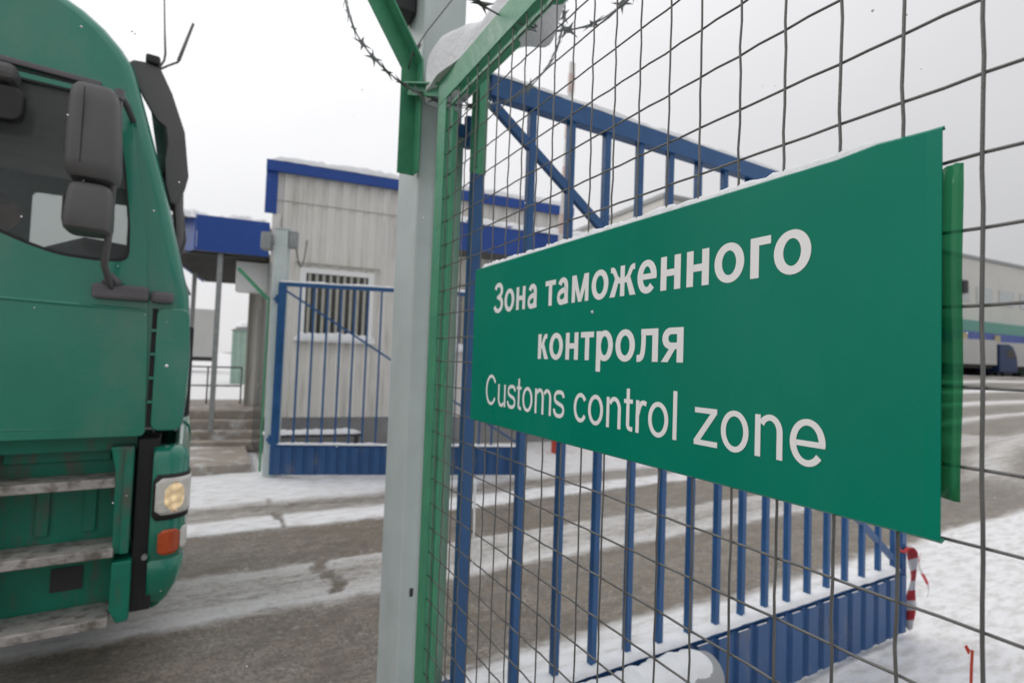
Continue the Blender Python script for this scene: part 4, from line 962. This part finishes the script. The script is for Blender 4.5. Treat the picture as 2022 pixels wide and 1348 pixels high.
tp_('wiper', M['rubber'], lambda b: (b.bar((-.125, .5, 2.16), (-.20, 1.2, 2.40), .015, .015), b.bar((-.125, 1.4, 2.16), (-.20, 2.1, 2.40), .015, .015)))
# cab interior
it = tp_('cab_interior', M['inter'], lambda b: (b.box(-2.33, -2.28, .04, TW - .04, 1.34, 3.6), b.box(-2.28, -.48, .05, TW - .05, 3.24, 3.30), b.box(-2.28, -.20, .05, TW - .05, 1.35, 1.40)))
tp_('dashboard', M['interd'], lambda b: b.prism([(-.20, 1.45), (-.20, 2.16), (-.32, 2.36), (-.62, 2.385), (-.80, 2.30), (-.84, 1.9), (-.6, 1.45)], lambda x, z, t: (x, t, z), .08, TW - .08), it, .03)
for y0 in (.35, 1.55):
    st = tp_('seat', M['interd'], lambda b: (b.box(-1.60, -1.02, y0, y0 + .55, 1.85, 2.05), b.prism([(-1.72, 2.0), (-1.54, 2.0), (-1.62, 2.70), (-1.78, 2.70)], lambda x, z, t: (x, t, z), y0, y0 + .55)), it, .05)
    tp_('headrest', M['interd'], lambda b: b.prism([(-1.63, 2.71), (-1.78, 2.71), (-1.82, 2.93), (-1.68, 2.93)], lambda x, z, t: (x, t, z), y0 + .14, y0 + .41), st, .04)
tp_('steering_wheel', M['black'], lambda b: b.tube([(-.96 + .10 * math.sin(a), 1.83 + .23 * math.cos(a), 2.36 + .17 * math.sin(a)) for a in np.linspace(0, 2 * math.pi, 25)], .016, 8), it, 0, True)
tp_('centre_console', M['interd'], lambda b: b.prism([(-.80, 1.5), (-.80, 2.28), (-1.0, 2.36), (-1.25, 2.20), (-1.3, 1.5)], lambda x, z, t: (x, t, z), 1.0, 1.35), it, .04)
# chassis behind the cab
tp_('chassis', M['black'], lambda b: (b.box(-6.3, -1.0, .85, .93, .75, 1.05), b.box(-6.3, -1.0, 1.53, 1.61, .75, 1.05), b.box(-6.2, -5.0, .95, 1.5, 1.052, 1.12)))
for s in (.0, TW - .32):
    b = MB(); b.tube([(-5.3, s, .52), (-5.3, s + .32, .52)], .52, 28); b.build('wheel', M['rubber'], TK, smooth='auto')
tp_('fuel_tank', M['steel'], lambda b: b.box(-4.4, -2.9, .08, .70, .45, 1.0), None, .1)

# ------------------------------------------------------------------ the driver, sitting behind the far side window
def person():
    J = []; E = []; RD = []
    def jt(p, r, par=None):
        J.append(p); RD.append(r)
        if par is not None: E.append((par, len(J) - 1))
        return len(J) - 1
    pel = jt((-1.44, 0, 2.17), .150); wa = jt((-1.45, 0, 2.32), .140, pel); ch = jt((-1.42, 0, 2.48), .155, wa); nk = jt((-1.385, 0, 2.625), .062, ch)
    jw = jt((-1.335, 0, 2.70), .070, nk); hd = jt((-1.325, 0, 2.79), .098, jw); cw = jt((-1.34, 0, 2.875), .075, hd); jt((-1.225, 0, 2.765), .017, hd)
    for s in (-1, 1):
        sh = jt((-1.41, s * .175, 2.545), .072, ch); el = jt((-1.28, s * .245, 2.30), .048, sh); wr = jt((-1.06, s * .20, 2.355), .031, el); pa = jt((-1.00, s * .205, 2.385), .033, wr)
        for k, (dy, ln) in enumerate(((-.026, .030), (-.009, .036), (.009, .034), (.026, .026))):
            f1 = jt((-.965, s * .205 + dy, 2.40), .0095, pa); f2 = jt((-.935, s * .205 + dy, 2.405 - ln * .3), .0085, f1); jt((-.935, s * .205 + dy, 2.385 - ln * .6), .008, f2)
        t1 = jt((-1.00, s * .165, 2.40), .010, pa); jt((-.975, s * .150, 2.415), .009, t1)
        jt((-1.33, s * .098, 2.785), .016, hd)                                             # ear
        hp = jt((-1.42, s * .10, 2.13), .095, pel); kn = jt((-1.00, s * .14, 2.17), .066, hp); an = jt((-.93, s * .14, 1.72), .045, kn); jt((-.80, s * .14, 1.69), .038, an)
    me = bpy.data.meshes.new('person'); me.from_pydata(J, E, []); tmp = bpy.data.objects.new('tmp', me); COL.objects.link(tmp)
    tmp.modifiers.new('skin', 'SKIN'); sd = tmp.modifiers.new('sub', 'SUBSURF'); sd.levels = 2; sd.render_levels = 2
    for v, r in zip(me.skin_vertices[0].data, RD): v.radius = (r, r)
    me.skin_vertices[0].data[0].use_root = True
    me2 = bpy.data.meshes.new_from_object(tmp.evaluated_get(bpy.context.evaluated_depsgraph_get())); bpy.data.objects.remove(tmp)
    me2.materials.clear()
    for m in (M['skin'], M['jacket'], M['trousers']): me2.materials.append(m)
    for p in me2.polygons:
        c = p.center; p.use_smooth = True
        p.material_index = 0 if (c.z > 2.635 or (c.x > -1.075 and c.z > 2.30)) else 2 if (c.z < 2.2) else 1
    o = bpy.data.objects.new('person', me2); COL.objects.link(o)
    o.location = (-.073, 3.5 + 1.83, 0); o.rotation_euler = (0, 0, R(2.3))
    hb = MB(); P = []
    for i in range(9):
        t = i / 8 * math.pi * .55; P.append([(-1.352 + .103 * math.sin(t) * math.cos(a) - .006, .095 * math.sin(t) * math.sin(a), 2.818 + .100 * math.cos(t)) for a in np.linspace(.75, 2 * math.pi - .75, 22)])
    hb.grid(P); hb.build('hair', M['hair'], o, smooth=True)
    for s in (-1, 1):
        b = MB(); b.tube([(-1.232, s * .034, 2.80), (-1.226, s * .034, 2.80)], .010, 8); b.build('eye', M['hair'], o)
    b = MB(); b.bar((-1.240, -.024, 2.722), (-1.240, .024, 2.722), .012, .008); b.build('mouth', M['lip'], o)
    tag(o, 'driver in a dark jacket sitting at the wheel inside the green truck cab', 'person')
    return o
for k_, c_ in (('skin', (0.42, 0.24, 0.17)), ('jacket', (0.035, 0.038, 0.045)), ('trousers', (0.03, 0.03, 0.035)), ('hair', (0.03, 0.022, 0.016)), ('lip', (0.30, 0.12, 0.10))): M[k_] = mat('driver_' + k_, c_, 0.7, 0.08)
person()

# ------------------------------------------------------------------ falling snow: nobody could count it
fs_ = MB()
for k in range(260):
    d = 0.5 + 6.0 * random.random(); a = R(-16 + 92 * random.random()); z = 0.4 + 3.4 * random.random(); c = Vector((d * math.sin(a), d * math.cos(a), z)); r = .0016 + .0016 * random.random()
    if abs(c.x - .66) < .03: continue
    fs_.add([c + Vector(q) * r for q in ((1, 0, 0), (-1, 0, 0), (0, 1, 0), (0, -1, 0), (0, 0, 1), (0, 0, -1))], [(0, 2, 4), (2, 1, 4), (1, 3, 4), (3, 0, 4), (2, 0, 5), (1, 2, 5), (3, 1, 5), (0, 3, 5)])
o = fs_.build('falling_snow', M['snow'], fix=False, smooth=True); o['kind'] = 'stuff'; o['label'] = 'sparse falling snowflakes in the air'; o['category'] = 'snow'
